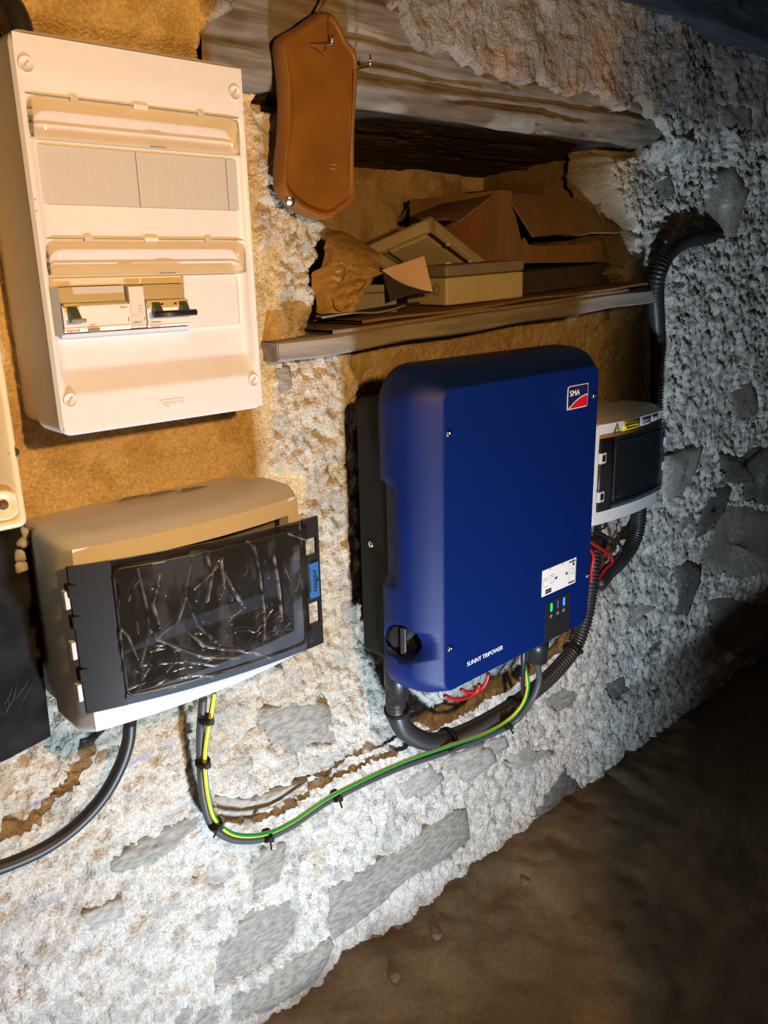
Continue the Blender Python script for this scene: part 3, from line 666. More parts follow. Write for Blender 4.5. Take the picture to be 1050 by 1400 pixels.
# lower row modules
def module_profile(x0, x1, m, name, top='grey_strip'):
    MB().prism([(PF + .014, 1.146), (PF - .001, 1.1475), (PF - .004, 1.151), (PF - .004, 1.1715), (PF + .003, 1.1735), (PF + .003, 1.1905), (PF + .014, 1.1925)], 'x', x0, x1).build('m', m, db)
def module(x0, x1):
    o = MB().prism([(PF + .014, 1.1460), (PF - .001, 1.1475), (PF - .0035, 1.151), (PF - .0035, 1.1735), (PF + .004, 1.176), (PF + .014, 1.176)], 'x', x0, x1).build('breaker_module', 'module_light', db, 0.0006, 1)
    MB().prism([(PF + .014, 1.1755), (PF + .0035, 1.1765), (PF + .0045, 1.1915), (PF + .014, 1.1925)], 'x', x0 + .0015, x1 - .0015).build('terminal_shroud', 'grey_strip', o)
    return o
MB().box(.326, .478, PF + .006, PF + .013, 1.1925, 1.1985).build('label_strip', 'beige_part', db)
MB().box(.3275, .336, PF - .001, PF + .014, 1.1455, 1.1925).build('end_blank', 'mid_grey', db)
MB().box(.334, .480, PF - .0005, PF + .012, 1.1425, 1.1462).build('blue_edge', 'blue_strip', db)
MB().box(.4795, .5480, PF + .008, PF + .013, 1.1435, 1.2000).build('blank_cover', 'white_plastic', db)
m1 = module(.3365, .4085)
fy_ = PF - .0035
tgl = MB().prism([(fy_, 1.172), (fy_ - .003, 1.1735), (fy_ - .002, 1.176), (fy_ + .004, 1.176)], 'x', .3375, .3535)
tgl.build('toggle_frame', 'beige_part', m1)
MB().prism([(fy_, 1.174), (fy_ - .006, 1.170), (fy_ - .012, 1.163), (fy_ - .012, 1.160), (fy_ - .001, 1.160)], 'x', .341, .350).build('toggle_arm', 'toggle_green', m1)
MB().box(.339, .3545, fy_ - .014, fy_ - .006, 1.1575, 1.1615).build('toggle_bar', 'mid_grey', m1, .001)
MB().box(.3605, .3725, fy_ - .002, fy_, 1.1465, 1.1505).build('test_button', 'mid_grey', m1, .0006)
MB().box(.337, .4075, fy_ - .0002, fy_, 1.1523, 1.1527).build('red_line', 'red_ink', m1)
text('legrand', .0032, (.3385, fy_ - .0003, 1.1484), 'red_ink', m1, width=.013)
text('30mA', .0030, (.397, fy_ - .0003, 1.1690), 'grey_ink', m1, width=.008)
text('TEST', .0022, (.3625, fy_ - .0003, 1.1533), 'grey_ink', m1, width=.006)
MB().box(.4045, .4060, fy_ - .0002, fy_, 1.1555, 1.1600).build('marking', 'grey_ink', m1)
m2 = MB().prism([(PF + .014, 1.1465), (PF - .0005, 1.148), (PF - .002, 1.151), (PF - .002, 1.1905), (PF + .014, 1.1925)], 'x', .4092, .4262).build('breaker_module', 'module_grey', db, .0005, 1)
text('1x63 A', .0034, (.4108, PF - .0025, 1.1528), 'grey_ink', m2, width=.010)
for (a, c_) in ((.4195, 1.1640), (.4195, 1.1675), (.4195, 1.1710)): MB().box(a, a + .0045, PF - .0022, PF - .002, c_, c_ + .0004).build('marking', 'grey_ink', m2)
MB().box(.4195, .4198, PF - .0022, PF - .002, 1.164, 1.1714).build('marking', 'grey_ink', m2)
MB().box(.4105, .4225, PF - .0022, PF - .002, 1.1615, 1.1618).build('marking', 'grey_ink', m2)
MB().box(.4235, .4250, PF - .0022, PF - .002, 1.1555, 1.1590).build('marking', 'grey_ink', m2)
MB().box(.4095, .4258, PF - .0022, PF - .002, 1.1505, 1.1508).build('red_line', 'red_ink', m2)
m3 = module(.4270, .4780)
MB().prism([(fy_, 1.1665), (fy_ - .003, 1.168), (fy_ - .002, 1.1755), (fy_ + .004, 1.176)], 'x', .4275, .4755).build('toggle_frame', 'beige_part', m3)
for x in (.4320, .4640):
    MB().prism([(fy_, 1.1745), (fy_ - .005, 1.173), (fy_ - .011, 1.165), (fy_ - .011, 1.161), (fy_ - .001, 1.161)], 'x', x, x + .008).build('toggle_arm', 'toggle_green', m3)
MB().cyl((.4285, fy_ - .011, 1.1615), (.4790, fy_ - .011, 1.1615), .0034, n=14).build('toggle_bar', 'black_plastic', m3)
for x in (.4435, .4595): MB().box(x - .0012, x + .0012, fy_ - .0036, fy_ - .002, 1.1705, 1.1725).build('index_mark', 'ink', m3)
MB().box(.4285, .4775, fy_ - .0002, fy_, 1.1500, 1.1504).build('red_line', 'red_ink', m3)
text('4500A', .0028, (.4300, fy_ - .0003, 1.1520), 'grey_ink', m3, width=.012); text('legrand', .0024, (.4300, fy_ - .0003, 1.1478), 'red_ink', m3, width=.010)
# embossed brand plate
bp_ = MB().box(.4325, .4640, PF - .0005, PF + .001, 1.0590, 1.0690).build('brand_plate', 'white_trim', db, .0003, 1)
text('legrand', .0088, (.4345, PF - .0006, 1.0612), 'white_plastic', bp_, width=.0275, extrude=.0005)
for zz in (1.262, 1.272): MB().lathe((PX0 + .0045, PF + .001, zz), (0, -1, 0), [(0, .0012), (.0012, .0012), (.0013, 0)], 10).build('pin_hole', 'grey_strip', db)

# ================================================================== SMOKED-DOOR ENCLOSURES
def enclosure(name, label, x0, x1, z0, z1, yb, yf, bulge, op, ajar, hinge_w, seg=24):
    """op = opening (x0,x1,z0,z1)"""
    o = thing(name, label, 'electrical enclosure', ((x0 + x1) / 2, yb, z0))
    ym = yb + (yf - yb) * 0.45; rr = .012
    lp = lambda ins, y, r=rr: [(p[0], y, p[1]) for p in rrect(x0 + ins, x1 - ins, z0 + ins, z1 - ins, r, 5)]
    MB().loft([lp(.006, yb), lp(.006, ym)], True, False, smooth=False).build('back_box', 'box_grey', o)
    xc = (x0 + x1) / 2; hw = (x1 - x0) / 2
    arc = lambda x: yf - bulge * (1 - ((x - xc) / hw) ** 2)
    # lid skirt: sides up to the arched front
    def rim(ins, dy):
        return [(p[0], arc(p[0]) + dy, p[1]) for p in dense]
    def dens(ins):
        base = rrect(x0 + ins, x1 - ins, z0 + ins, z1 - ins, max(rr - ins * .4, .004), 5); out = []
        n = len(base)
        for i in range(n):
            a, b = base[i], base[(i + 1) % n]; k = max(1, int(math.hypot(b[0] - a[0], b[1] - a[1]) / .012))
            # fixed subdivision counts taken from the outermost loop
            for t in range(cnt[i] if cnt else k): out.append((a[0] + (b[0] - a[0]) * t / (cnt[i] if cnt else k), a[1] + (b[1] - a[1]) * t / (cnt[i] if cnt else k)))
            if not cnt: tmp.append(k)
        return out
    cnt = None; tmp = []; D0 = dens(0); cnt = tmp
    D1 = dens(.004); D2 = dens(.011)
    L = lambda D, f: [(p[0], f(p[0]), p[1]) for p in D]
    mb = MB(); mb.loft([L(D0, lambda x: ym), L(D0, lambda x: arc(x) + .026), L(D1, lambda x: arc(x) + .014), L(D2, lambda x: arc(x))], False, False)
    mb.build('lid_skirt', 'box_grey', o)
    ix0, ix1, iz0, iz1 = x0 + .011, x1 - .011, z0 + .011, z1 - .011; ox0, ox1, oz0, oz1 = op
    mb = MB(); g = lambda u, v: (u, arc(u), v)
    U = list(np.linspace(ix0, ix1, seg))
    mb.grid(g, U, [oz1, iz1]); mb.grid(g, U, [iz0, oz0])
    mb.grid(g, list(np.linspace(ix0, ox0, 3)), [oz0, oz1]); mb.grid(g, list(np.linspace(ox1, ix1, 3)), [oz0, oz1])
    # lips folded into the opening
    W = list(np.linspace(ox0, ox1, seg))
    mb.grid(lambda u, v: (u, arc(u) + v, oz1), W, [0, .02]); mb.grid(lambda u, v: (u, arc(u) + v, oz0), W, [0, .02])
    mb.grid(lambda u, v: (ox0, arc(ox0) + v, u), [oz0, oz1], [0, .02]); mb.grid(lambda u, v: (ox1, arc(ox1) + v, u), [oz0, oz1], [0, .02])
    mb.build('lid_front', 'box_white', o)
    # inner plate with a row of modules
    MB().box(ox0 - .004, ox1 + .004, yf + .030, yf + .034, oz0 - .004, oz1 + .004).build('inner_plate', 'module_dark', o)
    n = max(3, int((ox1 - ox0 - .03) / .018)); zc = (oz0 + oz1) / 2
    for i in range(n):
        x = ox0 + .015 + i * .018
        MB().prism([(yf + .030, zc - .045), (yf + .018, zc - .043), (yf + .016, zc - .022), (yf + .008, zc - .020), (yf + .008, zc + .020), (yf + .016, zc + .022), (yf + .018, zc + .043), (yf + .030, zc + .045)], 'x', x + .0004, x + .0176).build('breaker_module', 'module_dark', o)
    return o, arc
BX0, BX1, BZ0, BZ1 = .294, .604, .712, .944
BF = -.128; OPEN = (.330, .575, .757, .912)
eb, arcb = enclosure('smoked_door_enclosure', 'wide grey enclosure with smoked door still wrapped in clear film', BX0, BX1, BZ0, BZ1, 0.010, BF, .018, OPEN, 0, 0)
MB().box(.516, .530, BF + .004, BF + .010, .838, .868).build('pale_toggle', 'label_grey', eb); MB().box(.545, .556, BF + .004, BF + .010, .84, .852).build('pale_toggle', 'label_grey', eb)
DX0, DX1, DZ0, DZ1 = .296, .586, .751, .918
def door_y(x): return arcb(min(max(x, BX0), BX1)) - .007 - .040 * ((x - DX0) / (DX1 - DX0)) ** 1.0
def sheet_y(mb, x0, x1, z0, z1, off, th, n=20):
    U = np.linspace(x0, x1, n); f = [(x, door_y(x) - off, z0) for x in U]; 
    mb.grid(lambda u, v: (u, door_y(u) - off, v), U, [z0, z1]); mb.grid(lambda u, v: (u, door_y(u) - off + th, v), U, [z0, z1])
    mb.grid(lambda u, v: (u, door_y(u) - off + v, z0), U, [0, th]); mb.grid(lambda u, v: (u, door_y(u) - off + v, z1), U, [0, th])
    for x in (x0, x1): mb.grid(lambda u, v: (x, door_y(x) - off + v, u), [z0, z1], [0, th])
    return mb
dr = sheet_y(MB(), DX0 + .040, .562, DZ0, DZ1, 0, .003).build('door', 'smoked_door', eb); dr['label'] = 'smoked transparent door standing ajar'
sheet_y(MB(), DX0, DX0 + .040, DZ0, DZ1, .0006, .004, 6).build('hinge_band', 'black_plastic', dr)
# right-hand door band with two finger slots and the blue latch between
for (za_, zb_) in ((DZ0, .782), (.893, DZ1)): sheet_y(MB(), .562, DX1, za_, zb_, .0006, .004, 4).build('latch_band', 'black_plastic', dr)
for (xa_, xb_) in ((.562, .565), (.5815, DX1)): sheet_y(MB(), xa_, xb_, .782, .893, .0006, .004, 3).build('latch_band', 'black_plastic', dr)
sheet_y(MB(), .565, .5815, .810, .816, .0006, .004, 3).build('latch_band', 'black_plastic', dr); sheet_y(MB(), .565, .5815, .862, .872, .0006, .004, 3).build('latch_band', 'black_plastic', dr)
lt = sheet_y(MB(), .565, .5815, .8165, .8615, .0025, .005, 4).build('latch', 'label_blue', dr)
text('hager', .011, (.5775, door_y(.574) - .0030, .8245), 'logo_navy', lt, width=.029, xdir=(0, 0, 1), up=(-1, .12, 0))
# raised panel edge of the door window
mb = MB(); wx0, wx1, wz0, wz1 = .337, .558, .762, .908
rpts = rrect(wx0, wx1, wz0, wz1, .008, 4); den = []
for i in range(len(rpts)):
    a, c_ = rpts[i], rpts[(i + 1) % len(rpts)]; k = max(1, int(math.hypot(c_[0] - a[0], c_[1] - a[1]) / .015))
    for t in range(k): den.append((a[0] + (c_[0] - a[0]) * t / k, a[1] + (c_[1] - a[1]) * t / k))
den.append(den[0]); mb.tube([(p[0], door_y(p[0]) - .001, p[1]) for p in den], .0022, 6); mb.build('panel_edge', 'black_plastic', dr)
for zz in (.79, .85, .885): MB().box(DX0 - .003, DX0 + .012, door_y(DX0) - .003, door_y(DX0) + .008, zz, zz + .014).build('hinge', 'black_matte', dr, .001)
for zz in (.766, .815, .872): MB().box(DX0 - .006, DX0 - .001, door_y(DX0) + .001, door_y(DX0) + .010, zz, zz + .02).build('hinge_clip', 'box_white', dr, .001)
# protective film, wrinkled
fp = lambda a, b: (a * .438, 620 + b * .438)
RID = [[(600, 320), (580, 440), (620, 540), (680, 590)], [(580, 450), (560, 520), (500, 570)], [(490, 580), (560, 610), (640, 635), (750, 640)], [(500, 655), (590, 650), (680, 662)],
       [(590, 560), (640, 600), (700, 610), (800, 620), (860, 645)], [(790, 280), (810, 380), (825, 480), (825, 580)], [(430, 360), (460, 480), (470, 560), (440, 660)], [(690, 330), (700, 400), (690, 450)],
       [(390, 740), (450, 715)], [(490, 720), (520, 705), (550, 725)], [(370, 540), (400, 570), (430, 640)], [(640, 300), (660, 380), (650, 460)], [(700, 370), (730, 430), (760, 470)], [(560, 700), (620, 690), (680, 700)],
       [(500, 380), (480, 470), (500, 540)], [(720, 520), (770, 480)], [(610, 420), (680, 350)], [(850, 300), (870, 420), (880, 520)], [(480, 640), (450, 700), (420, 780)], [(360, 400), (375, 560), (385, 720)], [(900, 250), (950, 268)]]
rid = []
for L_ in RID:
    q = []
    for a in L_:
        y = -.155
        for _ in range(4): w = P(*fp(*a), y); y = door_y(w[0]) - .004
        q.append((w[0], w[2]))
    rid.append(q)
rr_ = random.Random(5)
for k in range(46):      # many finer creases, running mostly up and down the film
    x = rr_.uniform(.345, .556); z = rr_.uniform(.775, .900); a = rr_.gauss(1.5, .35) if z > .82 else rr_.gauss(.35, .3); l = rr_.uniform(.008, .030)
    q = [(x, z)]
    for _ in range(3): a += rr_.gauss(0, .22); q.append((q[-1][0] + math.cos(a) * l / 3, q[-1][1] + math.sin(a) * l / 3))
    rid.append(q)
fxs = np.linspace(.334, .568, 320); fzs = np.linspace(.757, .914, 215); GX, GZ = np.meshgrid(fxs, fzs); gx = GX.ravel(); gz = GZ.ravel()
hh = (fbm(gx * 60, gz * 26, 501, 3) - .5) * .0022 + (fbm(gx * 18, gz * 18, 505, 2) - .5) * .004
hz_ = .010 + 0.03 * sstep(.5, .75, fbm(gx * 60, gz * 20, 517, 3))
for k, q in enumerate(rid):
    d = np.full(gx.shape, 9.); tt = np.zeros(gx.shape); acc = 0
    for (a, c_) in zip(q[:-1], q[1:]):
        ex, ez = c_[0] - a[0], c_[1] - a[1]; l2 = ex * ex + ez * ez; t = np.clip(((gx - a[0]) * ex + (gz - a[1]) * ez) / l2, 0, 1)
        dd = np.hypot(gx - a[0] - ex * t, gz - a[1] - ez * t); d = np.minimum(d, dd)
    wd = (.0008 + .0005 * ((k * 37) % 5) / 5) if k < len(RID) else .0007
    sc_ = 1.0 if k < len(RID) else .45
    hh = hh + np.exp(-(d / wd) ** 2) * sc_ * (.0016 + .0007 * (k % 3)); hz_ = np.maximum(hz_, np.exp(-(d / (wd * 1.3)) ** 2) * sc_ * (.09 + .05 * (k % 3)) * np.clip(fbm(gx * 110, gz * 110, 520 + k, 2) * 2.6 - .5, 0.1, 1.6))
V = np.stack([gx, np.array([door_y(x) for x in gx]) - .0035 - np.clip(hh, -.0025, .01), gz], 1)
edge = sdf_poly(gx, gz, [(.334, .757), (.568, .760), (.568, .905), (.555, .914), (.42, .912), (.338, .906)]) + (fbm(gx * 70, gz * 70, 511, 2) - .5) * .008
Ff = quads(len(fxs), len(fzs)); kf = (edge[Ff] < 0).any(1)
ROOT['film_tmp'] = (0, 0, 0)
base = ROOT[eb.name]
film = np_mesh('protective_film', V - np.array(base), Ff[kf], np.repeat(hz_[:, None], 3, 1), MATS['wrap_film']); film.parent = eb; ROOT[film.name] = base
film['label'] = 'wrinkled clear protective film on the smoked door'
# flakes and grit on top of the lid
for k, (a, b_) in enumerate(((182, 680), (220, 674), (262, 668))):
    p = PZ(a, b_, BZ1 + .0005); MB().prism([(p[0] - .018, p[1] - .004), (p[0] - .010, p[1] + .006), (p[0] + .012, p[1] + .002), (p[0] + .020, p[1] - .004)], 'z', BZ1 - .0006, BZ1 + .0010).build('knockout_mark', 'tray_grey', eb)

SX0, SX1, SZ0, SZ1 = 1.273, 1.521, .722, .934
eb2, arcs = enclosure('smoked_door_enclosure', 'small white enclosure with dark door and yellow warning label right of the blue inverter', SX0, SX1, SZ0, SZ1, 0.045, -.112, .012, (1.298, 1.500, .765, .893), 0, 0)
dz0, dz1 = .760, .898
def sdy(x): return arcs(x) - .006
mb = MB(); U = np.linspace(1.296, 1.522, 14)
mb.grid(lambda u, v: (u, sdy(min(u, SX1)), v), U, [dz0, dz1]); mb.grid(lambda u, v: (u, sdy(min(u, SX1)) + .003, v), U, [dz0, dz1])
for z in (dz0, dz1): mb.grid(lambda u, v: (u, sdy(min(u, SX1)) + v, z), U, [0, .003])
d2 = mb.build('door', 'smoked_door', eb2)
mb = MB(); mb.grid(lambda u, v: (u, sdy(u) - .0008, v), np.linspace(1.284, 1.320, 6), [dz0, dz1]); hb = mb.build('hinge_band', 'black_plastic', d2)
sdm = hb.modifiers.new('thickness', 'SOLIDIFY'); sdm.thickness = .003
mb = MB(); rp = rrect(1.326, 1.505, .772, .888, .008, 4); rp.append(rp[0]); den = []
for a, c_ in zip(rp[:-1], rp[1:]):
    k = max(1, int(math.hypot(c_[0] - a[0], c_[1] - a[1]) / .015))
    for t in range(k): den.append((a[0] + (c_[0] - a[0]) * t / k, a[1] + (c_[1] - a[1]) * t / k))
mb.tube([(p[0], sdy(p[0]) - .0005, p[1]) for p in den + den[:1]], .0016, 6); mb.build('panel_edge', 'black_plastic', d2)
for zz in (.789, .862):
    hgo = MB().box(1.283, 1.300, sdy(1.29) - .003, sdy(1.29) + .004, zz - .010, zz + .010).build('hinge', 'box_white', d2, .001)
    MB().box(1.287, 1.296, sdy(1.29) - .0045, sdy(1.29) - .002, zz - .006, zz + .006).build('hinge_pin', 'black_matte', hgo, .001)
for zz in (.800, .850): MB().box(1.512, 1.5225, sdy(1.515) - .002, sdy(1.515) + .004, zz, zz + .018).build('latch', 'box_white', d2, .001)
# stickers on the upper band
def slab(par, name, x0, x1, z0, z1, m, off=.0006):
    mb = MB(); mb.grid(lambda u, v: (u, arcs(u) - off, v), np.linspace(x0, x1, 6), [z0, z1]); o = mb.build(name, m, par)
    s_ = o.modifiers.new('thickness', 'SOLIDIFY'); s_.thickness = .0004; return o
tri = MB().prism([(1.324, .9035), (1.345, .9035), (1.3345, .9215)], 'y', arcs(1.334) - .0012, arcs(1.334)).build('warning_triangle', 'ink', eb2)
MB().prism([(1.3275, .9055), (1.3415, .9055), (1.3345, .9178)], 'y', arcs(1.334) - .0016, arcs(1.334) - .001).build('triangle_field', 'label_yellow', tri)
MB().prism([(1.3352, .9145), (1.3322, .9105), (1.3344, .9105), (1.3335, .9068), (1.3368, .9115), (1.3347, .9115), (1.3362, .9145)], 'y', arcs(1.334) - .0020, arcs(1.334) - .0015).build('bolt_symbol', 'ink', tri)
yl = slab(eb2, 'warning_label', 1.352, 1.408, .9030, .9220, 'label_yellow')
text('ATTENTION', .0055, (1.363, arcs(1.38) - .0016, .9160), 'ink', yl, width=.034)
for i, zz in enumerate((.9122, .9065)): MB().box(1.357 + i * .006, 1.404 - i * .006, arcs(1.38) - .0014, arcs(1.38) - .0008, zz, zz + .0022).build('print_line', 'ink', yl)
gl = slab(eb2, 'grey_label', 1.414, 1.452, .9040, .9200, 'label_grey')
for zz in (.9140, .9085): MB().box(1.417, 1.449, arcs(1.43) - .0016, arcs(1.43) - .0005, zz, zz + .0016).build('print_line', 'grey_ink', gl)
gl2 = slab(eb2, 'grey_label', 1.456, 1.484, .9080, .9200, 'label_grey'); MB().box(1.459, 1.474, arcs(1.465) - .0016, arcs(1.465) - .0005, .9155, .9175).build('print_line', 'ink', gl2)
for x in (1.300, 1.335, 1.372, 1.408):
    g = MB().lathe((x, -.055, SZ0), (0, 0, -1), [(-.004, .013), (.010, .013), (.012, .010), (.016, .012), (.019, .009), (.023, .0105), (.026, .008), (.030, .009), (.036, .0065)], 16).build('cable_gland', 'black_plastic', eb2)

# ================================================================== INVERTER
IX0, IX1, IZ0, IZ1, IF = .735, 1.170, .602, 1.080, -.210
inv = thing('solar_inverter', 'royal blue solar inverter with black back body and red and navy logo', 'inverter', ((IX0 + IX1) / 2, -.06, IZ0))
MB().loft([[(p[0], y, p[1]) for p in rrect(.754, 1.152, .640, 1.030, .012, 4)] for y in (-.062, -.145)], smooth=False).build('back_body', 'black_matte', inv)
mb = MB()
for x in np.linspace(.80, 1.11, 14): mb.box(x, x + .006, -.062, -.030, .70, 1.00)
mb.build('heat_sink_fins', 'black_matte', inv)
MB().box(.86, 1.05, -.032, .060, .78, .98).build('wall_bracket', 'mid_grey', inv)
cnt = 24
def cover_loop(i_l, i_t, i_b, r, y, notch):
    x0, x1, z0, z1 = IX0 + i_l, IX1 - i_l, IZ0 + i_b, IZ1 - i_t; pts = []
    def arcp(cx, cz, a0):
        for k in range(8): a = math.radians(a0 + 90 * k / 7); pts.append((cx + r * math.cos(a), cz + r * math.sin(a)))
    arcp(x1 - r, z1 - r, 0); arcp(x0 + r, z1 - r, 90)
    zl = np.linspace(IZ1 - .05, IZ0 + .05, 60)[1:-1]
    zl = [min(max(z, z0 + r + .0005), z1 - r - .0005) for z in zl]
    for z in zl:
        x = x0
        if notch:
            x += .011 * notch * (sstep(.782, .770, np.array(z)) * 0 + float(sstep(.776, .784, np.array(z)) * sstep(.930, .918, np.array(z))))
        pts.append((x, z))
    arcp(x0 + r, z0 + r, 180); arcp(x1 - r, z0 + r, 270)
    return [(p[0], y, p[1]) for p in pts]
mb = MB()
mb.loft([cover_loop(.003, .003, .003, .050, -.126, 1), cover_loop(0, 0, 0, .052, -.129, 1), cover_loop(0, 0, 0, .052, -.146, 1), cover_loop(0.0008, 0.0005, 0.0005, .052, -.154, 0), cover_loop(.003, .002, .0015, .050, -.168, .0), cover_loop(.0085, .007, .004, .046, -.182, .0),
         cover_loop(.0385, .0265, .014, .020, -.2085, .0), cover_loop(.041, .0285, .016, .018, -.2098, .0), cover_loop(.044, .0315, .019, .016, -.210, 0)], True, True)
cov = mb.build('cover', 'inverter_blue', inv)
# rotary switch in the notch of the lower left side
ax = Vector((-.80, -.60, 0)).normalized(); sc = Vector(P(553, 872, -.152))
def cut(o, mb):
    c_ = mb.build('cutter', 'black_matte', None); m_ = o.modifiers.new('b', 'BOOLEAN'); m_.operation = 'DIFFERENCE'; m_.object = c_; m_.solver = 'EXACT'
    c_.location = tuple(Vector(c_.location))
    bpy.context.view_layer.update(); dg = bpy.context.evaluated_depsgraph_get(); me = bpy.data.meshes.new_from_object(o.evaluated_get(dg))
    o.modifiers.clear(); old = o.data; o.data = me; bpy.data.meshes.remove(old); cm_ = c_.data; bpy.data.objects.remove(c_); bpy.data.meshes.remove(cm_)
cut(cov, MB().lathe(sc - ax * .012, ax, [(0, .0285), (.09, .0285)], 40))
MB().lathe(sc - ax * .03, ax, [(0, .0283), (.018, .0283), (.0185, .0270), (.0185, 0)], 28).build('switch_well', 'black_plastic', inv)
kn = MB().lathe(sc - ax * .0115, ax, [(0, .0245), (.012, .0235), (.014, .021), (.014, 0)], 28).build('rotary_switch', 'black_plastic', inv)
sd_ = Vector((0, 0, 1)); tdir = ax.cross(sd_)
MB().frame_box(sc + ax * .001 - sd_ * .021 - tdir * .0045, sd_, tdir, ax, .042, .009, .012).build('grip', 'black_plastic', kn, .002)
for z in (1.0, .70): pass
MB().lathe((.754, -.085, P(511, 743, -.085)[2]), (-1, 0, 0), [(0, .005), (.002, .005), (.003, .003), (.003, 0)], 12).build('screw', 'metal', inv)
for a in ((613, 593), (812, 541), (615, 887), (803, 787)):
    p = P(*a, IF); s_ = MB().lathe(p, (0, -1, 0), [(-.001, .0060), (.0005, .0060), (.0008, .0052), (.0002, .0046)], 16).build('screw_recess', 'inverter_blue', inv)
    MB().lathe(Vector(p) + Vector((0, .0005, 0)), (0, -1, 0), [(0, .0042), (.002, .0040), (.0030, .0025), (.0026, .0012), (.0012, .0010)], 14).build('screw', 'metal', s_)
# logo plate
lx0, lx1, lz0, lz1 = 1.047, 1.1005, .9905, 1.0265
def cornered(x0, x1, z0, z1, r):   # rounded top-left and bottom-right only
    p = [(x0, z0)]
    for k in range(7): a = math.radians(270 + 15 * k); p.append((x1 - r + r * math.cos(a), z0 + r + r * math.sin(a)))
    p.append((x1, z1))
    for k in range(7): a = math.radians(90 + 15 * k); p.append((x0 + r + r * math.cos(a), z1 - r + r * math.sin(a)))
    return p
lg = MB().prism(cornered(lx0, lx1, lz0, lz1, .005), 'y', IF - .0006, IF + .001).build('logo_plate', 'sign_white', inv)
MB().prism(cornered(lx0 + .0013, lx1 - .0013, lz0 + .0013, lz1 - .0013, .004), 'y', IF - .0010, IF - .0002).build('logo_field', 'logo_navy', lg)
cur = lambda t: (lx0 + .0035 + (lx1 - .0013 - lx0 - .0035) * t, lz0 + .0018 + .0170 * (1 - (1 - t) ** 1.9))
sw = [cur(t) for t in np.linspace(0, 1, 14)]
MB().prism([(p[0], p[1] + .0012) for p in sw] + [(p[0], p[1] - .0002) for p in reversed(sw)], 'y', IF - .0014, IF - .0004).build('logo_curve', 'sign_white', lg)
rb = [p for p in cornered(lx0 + .0013, lx1 - .0013, lz0 + .0013, lz1 - .0013, .004)][1:8]
MB().prism([(lx0 + .0035, lz0 + .0013)] + rb + [p for p in reversed(sw)], 'y', IF - .0012, IF - .0003).build('logo_swoosh', 'logo_red', lg)
text('SMA', .0125, (lx0 + .005, IF - .0012, lz1 - .0155), 'sign_white', lg, width=.0255)
text('SUNNY TRIPOWER', .0100, (.8235, IF - .0002, .6430), 'sign_white', inv, width=.081)
# instruction sticker (the square code is left blank)
st = MB().box(.9985, 1.0890, IF - .0004, IF + .0005, .7000, .7440).build('instruction_sticker', 'sign_white', inv)
yk = IF - .0007
def ink(x0, x1, z0, z1, m='ink', nm='printed_mark'): return MB().box(x0, x1, yk, IF - .0003, z0, z1).build(nm, m, st)
ink(1.070, 1.0865, .7385, .7410); ink(1.0695, 1.0855, .7028, .7052); ink(1.0695, 1.0700, .7052, .7385, 'grey_ink'); ink(1.0860, 1.0865, .7028, .7385, 'grey_ink')
MB().cyl((1.0815, IF - .0003, .7345), (1.0815, yk, .7345), .0028, n=12).build('printed_mark', 'ink', st)
for x in (1.0350, 1.0632): MB().prism([(x - .003, .7215), (x, .7215), (x, .7195), (x + .004, .7228), (x, .7260), (x, .7240), (x - .003, .7240)], 'y', yk, IF - .0003).build('printed_arrow', 'ink', st)
for (x, z, r_) in ((1.0245, .7225, .0055), (1.0785, .7230, .0048)):
    ring = [(x + r_ * math.cos(t), IF - .0005, z + r_ * math.sin(t)) for t in np.linspace(0, 2 * math.pi, 21)]; MB().tube(ring, .0004, 5).build('printed_circle', 'grey_ink', st)
for zz in (.7065, .7025): ink(1.0075, 1.0235, zz, zz + .0032)
for z in (.7290, .7255, .7150): ink(1.0015, 1.0145, z, z + .0004, 'grey_ink', 'printed_rule')
ink(1.0015, 1.0019, .7150, .7290, 'grey_ink', 'printed_rule'); ink(1.0185, 1.0305, .7305, .7312, 'grey_ink', 'printed_rule')
for x in (1.017, 1.0505, 1.0785): ink(x, x + .0022, .7412 if x < 1.07 else .7425, .7428 if x < 1.07 else .7436)
# LED panel
lp_ = MB().prism([(1.0105, .6180), (1.0755, .6180), (1.0755, .684), (1.0725, .687), (1.0135, .687), (1.0105, .684)], 'y', IF - .0006, IF + .006).build('display_panel', 'black_plastic', inv)
for x, m in ((1.0250, 'led_green'), (1.0425, 'led_dim'), (1.0590, 'led_blue')):
    w = .0021 if m != 'led_dim' else .0016
    MB().prism(rrect(x - w, x + w, .6680, .6825, w * .95, 3), 'y', IF - .0012, IF).build('indicator_light', m, lp_)
    zz = .6600; ring = [(x + .0028 * math.cos(t), IF - .0008, zz + .0030 * math.sin(t)) for t in np.linspace(0, 2 * math.pi, 15)]
    sy_ = MB().tube(ring, .0004, 5); sy_.box(x - .0004, x + .0004, IF - .0012, IF - .0005, zz - .002, zz + .002); sy_.build('indicator_symbol', 'grey_ink', lp_)
